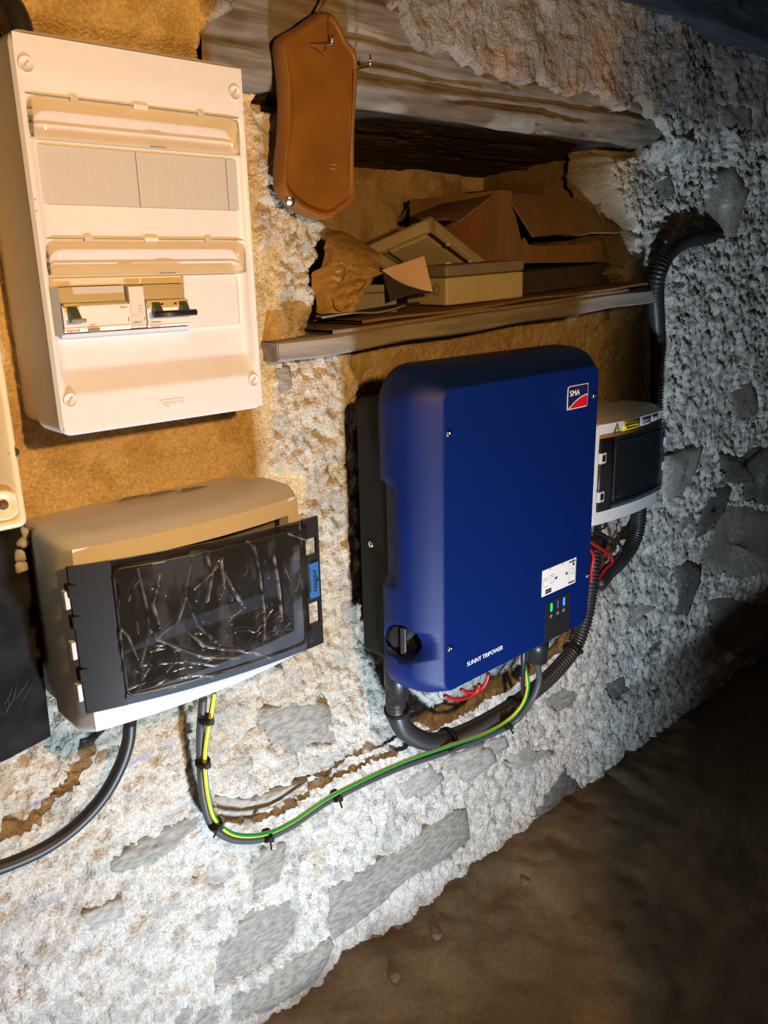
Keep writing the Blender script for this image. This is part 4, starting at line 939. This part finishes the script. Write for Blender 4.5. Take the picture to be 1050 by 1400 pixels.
# connectors under the inverter
def under(px, py, y): return Vector(P(px, py, y))
acp = under(735, 880, -.125)
zc_ = P(735, 906, -.125)[2]
acn = MB().lathe((acp.x, acp.y, zc_), (0, 0, 1), [(0, .008), (.003, .014), (.005, .0185), (.026, .0185), (.028, .020), (.046, .020), (.048, .0175), (.100, .0175)], 24).build('grid_connector', 'black_plastic', inv)
ant = under(715, 930, -.13)
za_t = P(715, 950, -.13)[2]
MB().lathe((ant.x, ant.y, za_t), (0, 0, 1), [(0, .001), (.002, .0034), (.06, .0042), (.064, .0055), (.15, .0055)], 10).build('antenna', 'black_plastic', inv)
for a in ((655, 925), (668, 915), (640, 932), (625, 940)):
    q = under(*a, -.12); MB().lathe((q.x, q.y, .640), (0, 0, -1), [(0, .009), (.03, .009), (.032, .007), (.055, .006)], 12).build('cable_plug', 'black_plastic', inv)
lc = P(543, 935, -.105)
MB().lathe((lc[0], lc[1], .640), (0, 0, -1), [(0, .020), (.050, .020), (.055, .017), (.075, .017)], 18).build('conduit_gland', 'black_plastic', inv)

# ================================================================== CABLES AND CONDUITS
def corrugated(name, pts, r, label, pitch=.0072):
    path = catmull(pts, pitch / 4); mb = MB(); mb.tube(path, r, 16, rf=lambda i: (r, r, r * .84, r * .84)[i % 4]); o = mb.build(name, 'conduit_black'); o.data.polygons.foreach_set('use_smooth', [True] * len(o.data.polygons))
    return tag(o, label, 'conduit')
PP = lambda a, b, y: P(a, b, y)
corrugated('corrugated_conduit', [PP(542, 925, -.105), PP(541, 950, -.102), PP(543, 975, -.095), PP(556, 1000, -.070), PP(590, 1014, -.050), PP(632, 1003, -.044), PP(680, 978, -.043), PP(725, 948, -.043), PP(762, 915, -.043), PP(788, 880, -.044), PP(801, 840, -.045), PP(808, 795, -.045), PP(813, 760, -.035), PP(822, 735, -.02)],
           .0165, 'black corrugated conduit sweeping under the blue inverter up to the small enclosure')
corrugated('corrugated_conduit', [PP(985, 318, .03), PP(962, 324, -.005), PP(935, 330, -.022), PP(912, 348, -.032), PP(900, 375, -.034), PP(896, 405, -.026), PP(898, 440, -.004), PP(900, 480, .022), PP(899, 530, .026), PP(897, 580, .026)],
           .0175, 'black corrugated conduit curving out of a hole in the wall above the small enclosure')
corrugated('corrugated_conduit', [PP(874, 690, -.03), PP(872, 722, -.03), PP(862, 748, -.032), PP(847, 768, -.036), PP(832, 782, -.036), PP(818, 800, -.044)], .0165, 'black corrugated conduit slanting down from beneath the small enclosure')
ACP = [(acp.x, acp.y, zc_ + .004), PP(737, 930, -.118), PP(727, 957, -.108), PP(705, 985, -.078), PP(672, 1004, -.066), PP(612, 1027, -.050), PP(540, 1052, -.036), PP(455, 1092, -.032), PP(400, 1128, -.032), PP(360, 1146, -.032), PP(318, 1147, -.032), PP(290, 1128, -.034), PP(278, 1090, -.036), PP(274, 1040, -.040), PP(274, 1000, -.050), PP(276, 975, -.058), PP(278, 950, -.06)]
o = MB().tube(catmull(ACP, .005), .0058, 10).build('power_cable', 'cable_grey'); tag(o, 'dark grey power cable running from the inverter to the film-wrapped enclosure', 'cable')
def off(p, d): return (p[0] + d[0], p[1] + d[1], p[2] + d[2])
ERT = [PP(712, 885, -.115), PP(716, 905, -.115), PP(722, 935, -.108), PP(715, 962, -.094), PP(695, 984, -.080), PP(662, 1003, -.074), PP(612, 1020, -.068), PP(540, 1046, -.048), PP(455, 1087, -.046), PP(400, 1123, -.042), PP(362, 1140, -.042), PP(322, 1141, -.042), PP(296, 1122, -.044), PP(285, 1090, -.045), PP(280, 1040, -.050), PP(284, 1000, -.060), PP(290, 968, -.066), PP(293, 945, -.068)]
ep = catmull(ERT, .005)
ec = thing('earth_cable', 'green and yellow striped earth cable strapped along the grey cable', 'cable', tuple(ep[0]))
def stripes(path, r, cols, n=12, twist=1.6):
    """a round cable whose colour bands twist slowly along it: one mesh per colour"""
    pts = [Vector(p) for p in path]; rings = []; u = None; s = 0
    for i, p in enumerate(pts):
        d = (pts[min(i + 1, len(pts) - 1)] - pts[max(i - 1, 0)]).normalized()
        if u is None: u = d.orthogonal().normalized()
        u = (u - d * u.dot(d)).normalized(); v = d.cross(u)
        if i: s += (pts[i] - pts[i - 1]).length
        rings.append([p + (u * math.cos(2 * math.pi * k / n + s * twist) + v * math.sin(2 * math.pi * k / n + s * twist)) * r for k in range(n)])
    for ci, (m, lo_, hi_) in enumerate(cols):
        mb = MB(); ks = list(range(lo_, hi_ + 1)); mb.loft([[rg[k % n] for k in ks] for rg in rings], False, False, closed=False)
        mb.build('stripe', m, ec)
stripes(ep, .0034, [('cable_yellow', 0, 3), ('cable_green', 3, 6), ('cable_yellow', 6, 9), ('cable_green', 9, 12)])
o = MB().tube(catmull([PP(178, 985, -.055), PP(175, 1015, -.052), PP(163, 1050, -.048), PP(140, 1090, -.044), PP(105, 1128, -.040), PP(60, 1160, -.036), PP(0, 1186, -.034), PP(-70, 1205, -.034), PP(-160, 1215, -.034), PP(-420, 1235, -.034)], .006), .0082, 12).build('mains_cable', 'cable_black')
tag(o, 'thick dark cable bending left out of the film-wrapped enclosure', 'cable')
o = MB().tube(catmull([PP(-260, -330, -.02), PP(-60, -80, -.03), PP(0, -10, -.035), PP(22, 22, -.045), PP(32, 60, -.05), PP(40, 110, -.05)], .006), .012, 12).build('supply_cable', 'cable_black')
tag(o, 'thick black cable entering above the white distribution board', 'cable')
o = MB().tube(catmull([PP(-310, -290, -.025), PP(-95, -50, -.04), PP(-26, 20, -.045), PP(-10, 55, -.05), PP(0, 95, -.05)], .006), .009, 12).build('supply_cable', 'cable_black')
tag(o, 'thinner black cable entering beside the thick one above the white distribution board', 'cable')
def dc(name, pts, m, label, r=.0033): o = MB().tube(catmull(pts, .005), r, 8).build(name, m); return tag(o, label, 'cable')
dc('solar_cable', [PP(655, 935, -.12), PP(652, 945, -.115), PP(640, 953, -.11), PP(622, 956, -.11), PP(606, 950, -.11)], 'cable_red', 'red solar cable looping under the left end of the blue inverter')
dc('solar_cable', [PP(668, 920, -.12), PP(665, 932, -.118), PP(655, 944, -.112), PP(640, 946, -.11), PP(630, 942, -.11)], 'cable_red', 'red solar cable hanging beneath the inverter near its name lettering')
dc('solar_cable', [(1.335, -.055, .688), PP(836, 762, -.052), PP(826, 780, -.05), PP(816, 794, -.05), PP(810, 806, -.045)], 'cable_red', 'red cable slanting from the small enclosure into the conduit')
dc('solar_cable', [(1.300, -.055, .688), PP(810, 755, -.06), PP(809, 780, -.055), PP(808, 800, -.05)], 'cable_red', 'red cable dropping close behind the edge of the blue inverter')
dc('solar_cable', [(1.318, -.055, .70), PP(822, 755, -.05), PP(816, 780, -.048), PP(810, 802, -.045)], 'cable_black', 'thin black cable dropping between the red ones under the small enclosure')
dc('solar_cable', [(1.372, -.055, .69), PP(848, 745, -.05), PP(838, 770, -.045), PP(822, 790, -.045)], 'cable_black', 'thin black cable running beside the slanting conduit')
# cable ties
def tie(i, path, k, r, lab, grp, e=.004):
    p = Vector(path[k]); d = (Vector(path[min(k + 2, len(path) - 1)]) - Vector(path[max(k - 2, 0)])).normalized()
    mb = MB(); mb.lathe(p - d * .003, d, [(0, r * .9), (0, r), (.006, r), (.006, r * .9)], 16)
    o = mb.build('cable_tie', 'black_matte'); tag(o, lab, 'cable tie', grp)
    n = d.cross(Vector((0, 1, 0))).normalized(); q = p + Vector((0, -r, 0))
    bx = MB(); bx.frame_box(q - d * .0035 - n * .004, d, n, (0, -1, 0), .007, .008, .005); bx.build('tie_head', 'black_plastic', o)
    bx = MB(); bx.frame_box(q - d * .0015 + n * .004, d, (n + Vector((0, -.5, 0))).normalized(), (0, -1, 0), .003, .012, .001); bx.build('tie_tail', 'black_plastic', o)
mean = [((Vector(a) + min((Vector(q) for q in catmull(ACP, .005)), key=lambda w: (w - Vector(a)).length)) / 2) for a in ep]
def nearest(path, px, py, y): t = Vector(P(px, py, y)); return min(range(len(path)), key=lambda i: (Vector(path[i]) - t).length)
for (a, b_, y, lb) in ((284, 982, -.06, 'black cable tie on the cable bundle just beneath the film-wrapped enclosure'), (277, 1042, -.045, 'black cable tie halfway down the vertical run of the cable bundle'),
                       (290, 1128, -.038, 'black cable tie where the cable bundle begins its bottom bend'), (365, 1143, -.037, 'black cable tie just past the lowest point of the cable bundle'),
                       (456, 1090, -.037, 'black cable tie midway along the rising run of the cable bundle'), (694, 990, -.08, 'black cable tie on the cable bundle below the grid connector')):
    tie(0, mean, nearest(mean, a, b_, y), .0105, lb, 'cable ties along the cable bundle')
cpath = catmull([PP(556, 1000, -.070), PP(590, 1014, -.050), PP(632, 1003, -.044), PP(680, 978, -.043), PP(725, 948, -.043), PP(762, 915, -.043), PP(788, 880, -.044)], .005)
tie(0, cpath, nearest(cpath, 612, 1010, -.046), .022, 'large black cable tie where conduit, grey cable and earth cable meet', None)
tie(0, cpath, nearest(cpath, 786, 895, -.044), .019, 'black cable tie round the conduit right of the grid connector', None)
tie(0, cpath, nearest(cpath, 702, 965, -.043), .019, 'black cable tie round the conduit behind the antenna tip', None)
lp2 = [Vector(PP(541, 950, -.102)), Vector(PP(542, 970, -.096)), Vector(PP(543, 976, -.094))]
tie(0, lp2, 1, .020, 'black clamp tie on the conduit just below the rotary switch', None)

# ================================================================== LEATHER SHEATH AND NAILS
zp = lambda a, b: (370 + a * .2215, b * .2214)
out = [zp(*q) for q in ((100, 205), (78, 235), (72, 270), (85, 380), (95, 480), (99, 600), (100, 720), (92, 880), (80, 1000), (75, 1120), (84, 1180), (105, 1220), (140, 1258), (190, 1297), (240, 1325), (300, 1350), (350, 1357), (400, 1345), (425, 1318), (470, 1290), (505, 1262), (520, 1220), (525, 1000), (530, 800), (540, 600), (546, 500), (545, 400), (540, 320), (520, 280), (480, 240), (450, 180), (420, 120), (395, 80), (365, 66), (330, 62), (300, 75), (270, 100), (200, 150))]
pol = [P(a, b_, -.050) for a, b_ in out]; pc = np.array([(p[0], p[2]) for p in pol]); cc = pc.mean(0)
def pl(f, y): 
    r_ = []
    for p in pc:
        d = p - cc; L = np.hypot(*d); r_.append((cc[0] + d[0] * (1 - f / L), y, cc[1] + d[1] * (1 - f / L)))
    return r_
sh = thing('leather_sheath', 'long tan leather-covered board hanging from a nail beside the niche', 'sheath', (cc[0], -.03, pc[:, 1].min()))
MB().loft([pl(.003, -.026), pl(0, -.030), pl(0, -.044), pl(.004, -.050)], True, False).build('rim', 'leather_edge', sh)
MB().loft([pl(.004, -.050), pl(.0085, -.0515), pl(.0095, -.0490), pl(.014, -.0492), pl(.03, -.0495)], False, True).build('face', 'leather', sh)
cr = P(480, 230, -.050); MB().tube([P(483, 95, -.0500), P(481, 160, -.0500), P(477, 230, -.0500), P(472, 288, -.0500)], .0007, 6).build('side_seam', 'rust', sh)
MB().lathe(Vector(P(396, 275, -.046)) , (-.5, -1, -.5), [(-.004, .008), (.001, .007), (.002, .004), (.002, 0)], 12).build('metal_stud', 'metal', sh)
for a, b_ in ((455, 225), (455, 231)): p = P(a, b_, -.0494); MB().box(p[0] - .005, p[0] + .005, -.0500, -.0490, p[2] - .0007, p[2] + .0007).build('scratch', 'cardboard_edge', sh)
mb = MB(); q0 = zp(245, 290); q1 = zp(320, 345)
for a, b_ in (((240, 280), (345, 270)), ((245, 295), (322, 345)), ((322, 345), (340, 290))): mb.tube([P(*zp(*a), -.0495), P(*zp(*b_), -.0498)], .0016, 6)
mb.build('wire_staple', 'rust', sh)
def nail(a, b_, tip, label, bend=True):
    p = Vector(P(*a, -.02)); q = Vector(P(*b_, -.062)); mb = MB()
    mb.tube([p + Vector((0, .03, 0)), p.lerp(q, .5), q, q + Vector((.0, -.001, tip))], .0014, 8); o = mb.build('nail', 'metal'); tag(o, label, 'nail'); return o
nail((436, 64), (454, 59), .010, 'bent shiny nail pinning the top of the leather sheath')
nail((488, 94), (506, 90), .013, 'bent shiny nail standing out of the beam right of the sheath')
o = MB().tube([P(434, 20, -.045), P(440, 10, -.047), P(447, -4, -.045), P(450, -14, -.02)], .0016, 6).build('wire_hook', 'rust'); tag(o, 'rusty wire hook holding the pointed top of the sheath', 'hook')

# ================================================================== SHELF AND NICHE CONTENTS
def shelf_z(x): return 1.113 + (x - .66) * .043
mb = MB(); 
mb.grid(lambda u, v: (u, v[0], shelf_z(u) + v[1] + (math.sin(u * 23) * .0015 if v[1] < 0 else 0)), np.linspace(.648, 1.60, 40), [(.325, 0), (-.028, 0), (-.032, -.003), (-.032, -.024), (-.028, -.027), (.325, -.027)], smooth=False)
shf = mb.build('shelf_board', 'shelf_wood'); tag(shf, 'weathered grey wooden shelf board across the bottom of the niche', 'shelf')
for x in (.648, 1.60): MB().box(x - .001, x + .001, -.030, .32, shelf_z(x) - .026, shelf_z(x) - .001).build('end_grain', 'shelf_wood', shf)
def flat_sheet(name, x0, x1, y0, y1, dz, th, m, label, cat, wav=.002, seed=0, skew=0.0):
    mb = MB(); U = np.linspace(x0, x1, 80); f = lambda x, y: shelf_z(x) + dz + wav * math.sin(x * 19 + seed) * (1 if y < .1 else .3)
    jag = lambda x: .004 * math.sin(x * 13 + seed) + .002 * math.sin(x * 37 + seed * 2)
    yl = lambda x: y0 + jag(x) + skew * (x - x0)
    mb.grid(lambda u, v: (u, {0: y1, 1: yl(u), 2: yl(u), 3: y1}[v], f(u, 0) + {0: th, 1: th, 2: 0, 3: 0}[v]), U, [0, 1, 2, 3], smooth=False)
    o = mb.build(name, m); return tag(o, label, cat)
flat_sheet('cardboard_sheet', .735, 1.50, -.034, .30, .0012, .005, 'cardboard_edge', 'lower cardboard sheet lying directly on the grey shelf board', 'cardboard', .0006, 1)
flat_sheet('cardboard_sheet', 0.80, 1.555, -.030, .30, .0085, .004, 'cardboard', 'upper brown cardboard sheet under the cartons on the shelf', 'cardboard', .0012, 4, -.006)
top = lambda x: shelf_z(x) + .0142
def tilted(mb, xr):
    mb.v = [(v[0], v[1], v[2] + .043 * (v[0] - xr)) for v in mb.v]; return mb
# dark flat carton under the cardboard box
c0 = top(1.40)
q = [P(704, 403, .035), P(836, 389, .035)]
mb = MB(); mb.prism([(1.235, .035), (1.540, .040), (1.525, .22), (1.235, .22)], 'z', top(1.38), 1.1985)
tag(tilted(mb, 1.38).build('dark_carton', 'dark_card', None, .002), 'flat dark carton carrying the opened brown cardboard box', 'carton')
# opened cardboard box
cb = thing('cardboard_box', 'opened brown cardboard box with bent flaps on the niche shelf', 'box', (1.36, .14, 1.207))
t_ = .004; bx_l, bx_r, by_f, by_b, bz_0, bz_1 = 1.195, 1.520, .050, .27, 1.2075, 1.330
MB().box(bx_l, bx_r, by_f, by_b, bz_0, bz_0 + t_).build('bottom', 'cardboard', cb)
MB().prism([(bx_l, bz_0), (bx_r, bz_0), (bx_r - .004, 1.237), (1.40, 1.239), (1.30, 1.238), (1.275, 1.240), (1.262, 1.252), (1.255, 1.243), (1.235, 1.29), (1.222, bz_1), (bx_l, bz_1)], 'y', by_f - t_, by_f).build('front_panel', 'cardboard', cb)
MB().box(bx_l - t_, bx_l, by_f - t_, by_b, bz_0, bz_1).build('side_panel', 'cardboard', cb)
MB().box(bx_r, bx_r + t_, by_f, by_b, bz_0, 1.27).build('side_panel', 'cardboard', cb)
MB().box(bx_l, bx_r, by_b, by_b + t_, bz_0, bz_1).build('back_panel', 'cardboard', cb)
def sheet4(pts, th, n=8, sag=0.0, jag=0.0, seed=1):
    a, b_, c_, d = map(Vector, pts); nr = (b_ - a).cross(d - a).normalized(); mb = MB()
    f = lambda u, v, o_: a.lerp(b_, u).lerp(d.lerp(c_, u), v * (1 + jag * math.sin(u * 17 + seed) * v)) + nr * (sag * math.sin(math.pi * u) * v + o_)
    lin = list(np.linspace(0, 1, n))
    mb.grid(lambda u, v: f(u, v, 0), lin, lin); mb.grid(lambda u, v: f(u, v, th), lin, lin)
    for e_ in (0, 1):
        mb.grid(lambda u, v: f(u, e_, v), lin, [0, th]); mb.grid(lambda u, v: f(e_, u, v), lin, [0, th])
    return mb
sheet4([P(692, 263, .055), P(820, 273, .10), P(869, 314, .035), P(729, 321, -.005)], .004, 10, .004, .03).build('front_flap', 'cardboard', cb)
sheet4([P(684, 262, .06), P(640, 265, .20), P(564, 300, .17), P(628, 305, .04)], .004, 8, .003, .05).build('side_flap', 'cardboard', cb)
sheet4([(bx_l + .01, by_b, bz_1), (bx_r, by_b, bz_1), (bx_r, by_b + .05, bz_1 - .04), (bx_l + .02, by_b + .05, bz_1 - .03)], .004, 5).build('back_flap', 'cardboard', cb)
mb = MB(); pr = by_f - t_ - .0004
for (x0, x1, z0, z1) in ((1.275, 1.415, 1.2145, 1.2158), (1.4135, 1.4150, 1.2145, 1.237)): mb.box(x0, x1, pr, pr + .0006, z0, z1)
mb.build('printed_line', 'red_ink', cb)
mb = MB(); 
for r_ in (.030, .022, .012):
    mb.tube([(bx_l - t_ - .0003, .12 + r_ * math.cos(t) * (1 + .2 * math.sin(3 * t)), 1.275 + r_ * math.sin(t)) for t in np.linspace(0, 2 * math.pi, 25)], .0006, 5)
mb.build('printed_emblem', 'red_ink', cb)
# tilted beige cover frame
A, B_, C_ = Vector(P(497, 337, .16)), Vector(P(590, 296, .04)), Vector(P(681, 351, .060))
u_ = (A - B_); U_ = u_.length; u_.normalize(); v_ = (C_ - B_); v_ = v_ - u_ * v_.dot(u_); V_ = v_.length; v_.normalize(); w_ = u_.cross(v_)
if w_.dot(Vector((0, -1, -.4))) < 0: w_ = -w_
tr = thing('plastic_cover', 'beige plastic cover frame leaning upside down on the shelf', 'cover', tuple(C_))
mb = MB(); mb.frame_box(B_, u_, v_, w_, U_, V_, .003); mb.build('panel', 'tray_grey', tr)
for nm, args in (('rim', (B_, U_, .012, .024)), ): pass
MB().frame_box(B_, u_, v_, w_, U_, .010, .021).build('rim', 'tray_beige', tr, .0015); MB().frame_box(B_ + v_ * (V_ - .010), u_, v_, w_, U_, .010, .021).build('rim', 'tray_beige', tr, .0015)
MB().frame_box(B_, u_, v_, w_, .010, V_, .021).build('rim', 'tray_beige', tr, .0015); MB().frame_box(B_ + u_ * (U_ - .010), u_, v_, w_, .010, V_, .021).build('rim', 'tray_beige', tr, .0015)
MB().frame_box(B_ + u_ * .03 + v_ * .035 + w_ * .003, u_, v_, w_, U_ - .06, V_ - .07, .007).build('inner_panel', 'tray_beige', tr, .001)
for k in (.3, .7): p = B_ + u_ * .006 + v_ * (V_ * k) + w_ * .021; MB().lathe(p, w_, [(0, .004), (.004, .0035), (.004, 0)], 10).build('fixing_boss', 'tray_beige', tr)
# beige junction box
jb = thing('junction_box', 'beige plastic junction box sitting at the front of the shelf', 'junction box', (1.10, .05, top(1.1)))
jz0 = top(1.1); ang = math.radians(8); ju = Vector((math.cos(ang), -math.sin(ang), 0)); jv = Vector((math.sin(ang), math.cos(ang), 0)); jo = Vector((1.018, .012, jz0))
def jbox(mb, u0, u1, v0, v1, z0, z1): return tilted(mb.frame_box(jo + ju * u0 + jv * v0 + Vector((0, 0, z0)), ju, jv, (0, 0, 1), u1 - u0, v1 - v0, z1 - z0), 1.1)
jbox(MB(), 0, .172, 0, .11, 0, .044).build('body', 'tray_beige', jb, .004, 3)
jbox(MB(), -.001, .173, -.001, .111, .045, .063).build('lid', 'tray_grey', jb, .004, 3)
for (du, dv) in ((.02, .02), (.15, .02), (.02, .09), (.15, .09)):
    p = jo + ju * du + jv * dv + Vector((0, 0, .063)); MB().lathe(p, (0, 0, 1), [(-.001, .006), (.002, .006), (.002, 0)], 12).build('lid_screw', 'tray_beige', jb)
mb = MB()
for vv in (.025, .05): 
    c_ = jo + jv * vv + Vector((0, 0, .022)) - ju * .0005
    for r_ in (.006, .010): mb.tube([c_ + jv * (r_ * math.cos(t)) + Vector((0, 0, r_ * math.sin(t))) for t in np.linspace(0, 2 * math.pi, 19)], .0008, 5)
mb.build('knockout_ring', 'tray_grey', jb)
# small grey box behind the bag
gz = top(.9); gb = thing('small_plastic_box', 'small dull grey plastic box beside the crumpled paper bag', 'box', (.90, .05, gz))
MB().frame_box((.838, .040, gz), (.96, -.28, 0), (.28, .96, 0), (0, 0, 1), .078, .06, .030).build('body', 'tray_grey', gb, .002); MB().frame_box((.838, .040, gz + .0305), (.96, -.28, 0), (.28, .96, 0), (0, 0, 1), .078, .06, .012).build('lid', 'tray_grey', gb, .002)
# pink slip of paper
pp = [P(522, 369, .035), P(580, 350, .045), P(592, 400, .012), P(556, 393, .008)]
o = sheet4(pp, .0006, 8, .006).build('paper_slip', 'pink_paper'); tag(o, 'pale pink slip of paper propped beside the paper bag', 'paper')
o = sheet4([P(522, 370, .034), P(556, 393, .009), P(597, 400, .005), P(534, 412, -.008)], .0006, 8, -.008).build('paper_slip', 'dark_card'); tag(o, 'dark curled sheet of paper under the pink slip', 'paper')
# crumpled kraft bag: front sheet with creases, back sheet curling over, dark mouth between
bag = thing('paper_bag', 'crumpled brown paper bag with open mouth at the left of the shelf', 'bag', (.80, .03, top(.8)))
def crumple(pts2, seed, m, name, push=.016, n=26):
    """pts2: 4 corner rows as (px,py,y) bilinear patch of 3x3"""
    G = [[Vector(P(*p)) for p in row] for row in pts2]
    def bez(u, v):
        bu = [(1 - u) ** 2, 2 * u * (1 - u), u * u]; bv = [(1 - v) ** 2, 2 * v * (1 - v), v * v]; s = Vector((0, 0, 0))
        for j in range(3):
            for i in range(3): s += G[j][i] * bu[i] * bv[j]
        a = vnoise(np.array([u * 3.1 + seed]), np.array([v * 2.7]), seed)[0]; b_ = vnoise(np.array([u * 7 + v * 3]), np.array([v * 6 - u * 2]), seed + 3)[0]
        return s + Vector((0, -1, .15)) * ((abs(a - .5) * 2 - .4) * push + (abs(b_ - .5)) * push * .7)
    mb = MB(); lin = list(np.linspace(0, 1, n)); mb.grid(bez, lin, lin, smooth=False); o = mb.build(name, m, bag); s_ = o.modifiers.new('thickness', 'SOLIDIFY'); s_.thickness = .0008; return o
crumple([[(428, 372, .03), (470, 345, .02), (520, 374, .03)], [(425, 400, .02), (465, 400, -.01), (502, 385, .01)], [(430, 428, .03), (455, 430, .0), (482, 426, .01)]], 11, 'kraft', 'front_sheet')
crumple([[(452, 390, .01), (478, 378, .0), (520, 372, .012)], [(450, 405, .005), (472, 402, -.012), (500, 390, .0)], [(462, 424, .0), (474, 428, -.005), (484, 426, .005)]], 23, 'kraft', 'folded_corner', .012)
crumple([[(446, 312, .16), (480, 318, .17), (515, 345, .15)], [(445, 327, .08), (490, 325, .09), (516, 350, .09)], [(440, 372, .10), (480, 360, .10), (522, 374, .05)]], 37, 'kraft', 'back_sheet', .008)
# loose wires along the shelf edge
o = MB().tube(catmull([P(432, 432, -.02), P(470, 430, -.022), P(500, 424, -.02), P(545, 417, -.015), P(575, 414, -.01)], .006), .0018, 7).build('loose_wire', 'cable_black'); tag(o, 'thin dark wire lying along the shelf edge before the bag', 'wire')
o = MB().tube(catmull([P(440, 434, -.028), P(480, 428, -.026), P(520, 427, -.024), P(556, 417, -.02)], .006), .0014, 7).build('loose_wire', 'mid_grey'); tag(o, 'thin grey wire beside the dark one on the shelf edge', 'wire')

# ================================================================== LEFT EDGE: CREAM BOX AND SLATE
cm = thing('meter_box', 'open cream plastic meter box left of the distribution board', 'meter box', (.17, 0, .958))
cx0, cx1, cz0, cz1, cyf = .06, .2775, .958, 1.40, -.098
mb = MB(); o_l = [(p[0], p[1]) for p in rrect(cx0, cx1, cz0, cz1, .008, 4)]; i_l = [(p[0], p[1]) for p in rrect(cx0 + .020, cx1 - .020, cz0 + .030, cz1 - .020, .006, 4)]
Lq = lambda l, y: [(p[0], y, p[1]) for p in l]
mb.loft([Lq(o_l, .012), Lq(o_l, cyf + .004), Lq(rrect(cx0 + .003, cx1 - .003, cz0 + .003, cz1 - .003, .007, 4), cyf), Lq(rrect(cx0 + .008, cx1 - .008, cz0 + .010, cz1 - .008, .006, 4), cyf), Lq(rrect(cx0 + .009, cx1 - .009, cz0 + .011, cz1 - .009, .006, 4), cyf + .004), Lq(i_l, cyf + .005), Lq(i_l, -.02)], True, True)
mb.build('case', 'cream_plastic', cm)
p = P(18, 618, cyf + .004); MB().lathe(p, (0, -1, 0), [(0, .0055), (.003, .0055), (.004, .0035), (.003, 0)], 14).build('screw', 'metal', cm)
p = P(4, 690, cyf + .004); MB().lathe(p, (0, -1, 0), [(0, .016), (.003, .016), (.004, .013), (.001, .009), (.001, 0)], 24).build('screw_boss', 'cream_plastic', cm)
MB().lathe(Vector(p) + Vector((0, -.001, 0)), (0, -1, 0), [(0, .005), (.001, .005), (.001, 0)], 14).build('screw_hole', 'rust', cm)
sl = thing('slate_board', 'black slate-like board with faint chalk marks below the cream meter box', 'board', (.16, 0, .672))
MB().prism([(.02, .672), (.236, .672), (.2895, .680), (.2935, .80), (.2965, .934), (.295, .956), (.02, .956)], 'y', -.030, .010).build('slab', 'slate', sl, .0015)
for k, (a, b_) in enumerate((((6, 962), (16, 940)), ((14, 965), (22, 935)), ((20, 955), (30, 940)), ((26, 948), (38, 930)), ((8, 975), (12, 955)), ((30, 958), (40, 938)))):
    MB().tube([P(*a, -.0303), P((a[0] + b_[0]) / 2 + 2, (a[1] + b_[1]) / 2, -.0303), P(*b_, -.0303)], .0007, 5).build('chalk_stroke', 'chalk', sl)
for k, (a, b_) in enumerate(((30, 742), (27, 760), (29, 775), (33, 728))):
    p = P(a, b_, -.030); o = pebble((p[0], -.031, p[2]), .006, 'mortar', 'mortar_blob', 1.2, k + 40, sl)

# ================================================================== OUT OF FRAME: added plank panel and low box, there to shade the right side
dl = thing('plank_blocker', 'added dark plank panel, out of view, blocking the hanging bulb from the right side', 'light_blocker', (.80, -1.12, .62))
dvec = Vector((.70, -.71, 0)).normalized(); dn = Vector((-dvec.y, dvec.x, 0)); d0 = Vector((.50, -.823, .62))
for i in range(6): MB().frame_box(d0 + dvec * (i * .14), dvec, dn, (0, 0, 1), .137, .03, 1.60).build('plank', 'blocker_wood', dl, .003, 1)
for z in (.25, 1.3): MB().frame_box(d0 + dvec * .03 + dn * .03 + Vector((0, 0, z)), dvec, dn, (0, 0, 1), .78, .025, .11).build('ledge', 'blocker_wood', dl, .003, 1)
for u in (.12, .70): MB().tube([d0 + dvec * u + dn * .015 + Vector((0, 0, 1.58)), d0 + dvec * u + dn * .015 + Vector((0, 0, 1.665))], .006, 8).build('hanger', 'rust', dl)
tb = thing('low_blocker', 'added low red box, out of view, blocking the work lamp from the wall foot', 'low_blocker', (.94, -.63, .0))  # added block, cuts the low lamp light at the right wall foot
ta = math.radians(-6); tu = Vector((math.cos(ta), math.sin(ta), 0)); tv = Vector((-math.sin(ta), math.cos(ta), 0)); to = Vector((.755, -.70, .004))
MB().frame_box(to, tu, tv, (0, 0, 1), .30, .10, .095).build('body', 'blocker_red', tb, .004); MB().frame_box(to - tu * .002 - tv * .002 + Vector((0, 0, .096)), tu, tv, (0, 0, 1), .304, .104, .032).build('lid', 'blocker_red', tb, .008)
hp = [to + tu * .09 + tv * .05 + Vector((0, 0, .120)), to + tu * .09 + tv * .05 + Vector((0, 0, .128)), to + tu * .21 + tv * .05 + Vector((0, 0, .128)), to + tu * .21 + tv * .05 + Vector((0, 0, .120))]
MB().tube(hp, .006, 8).build('handle', 'metal', tb)
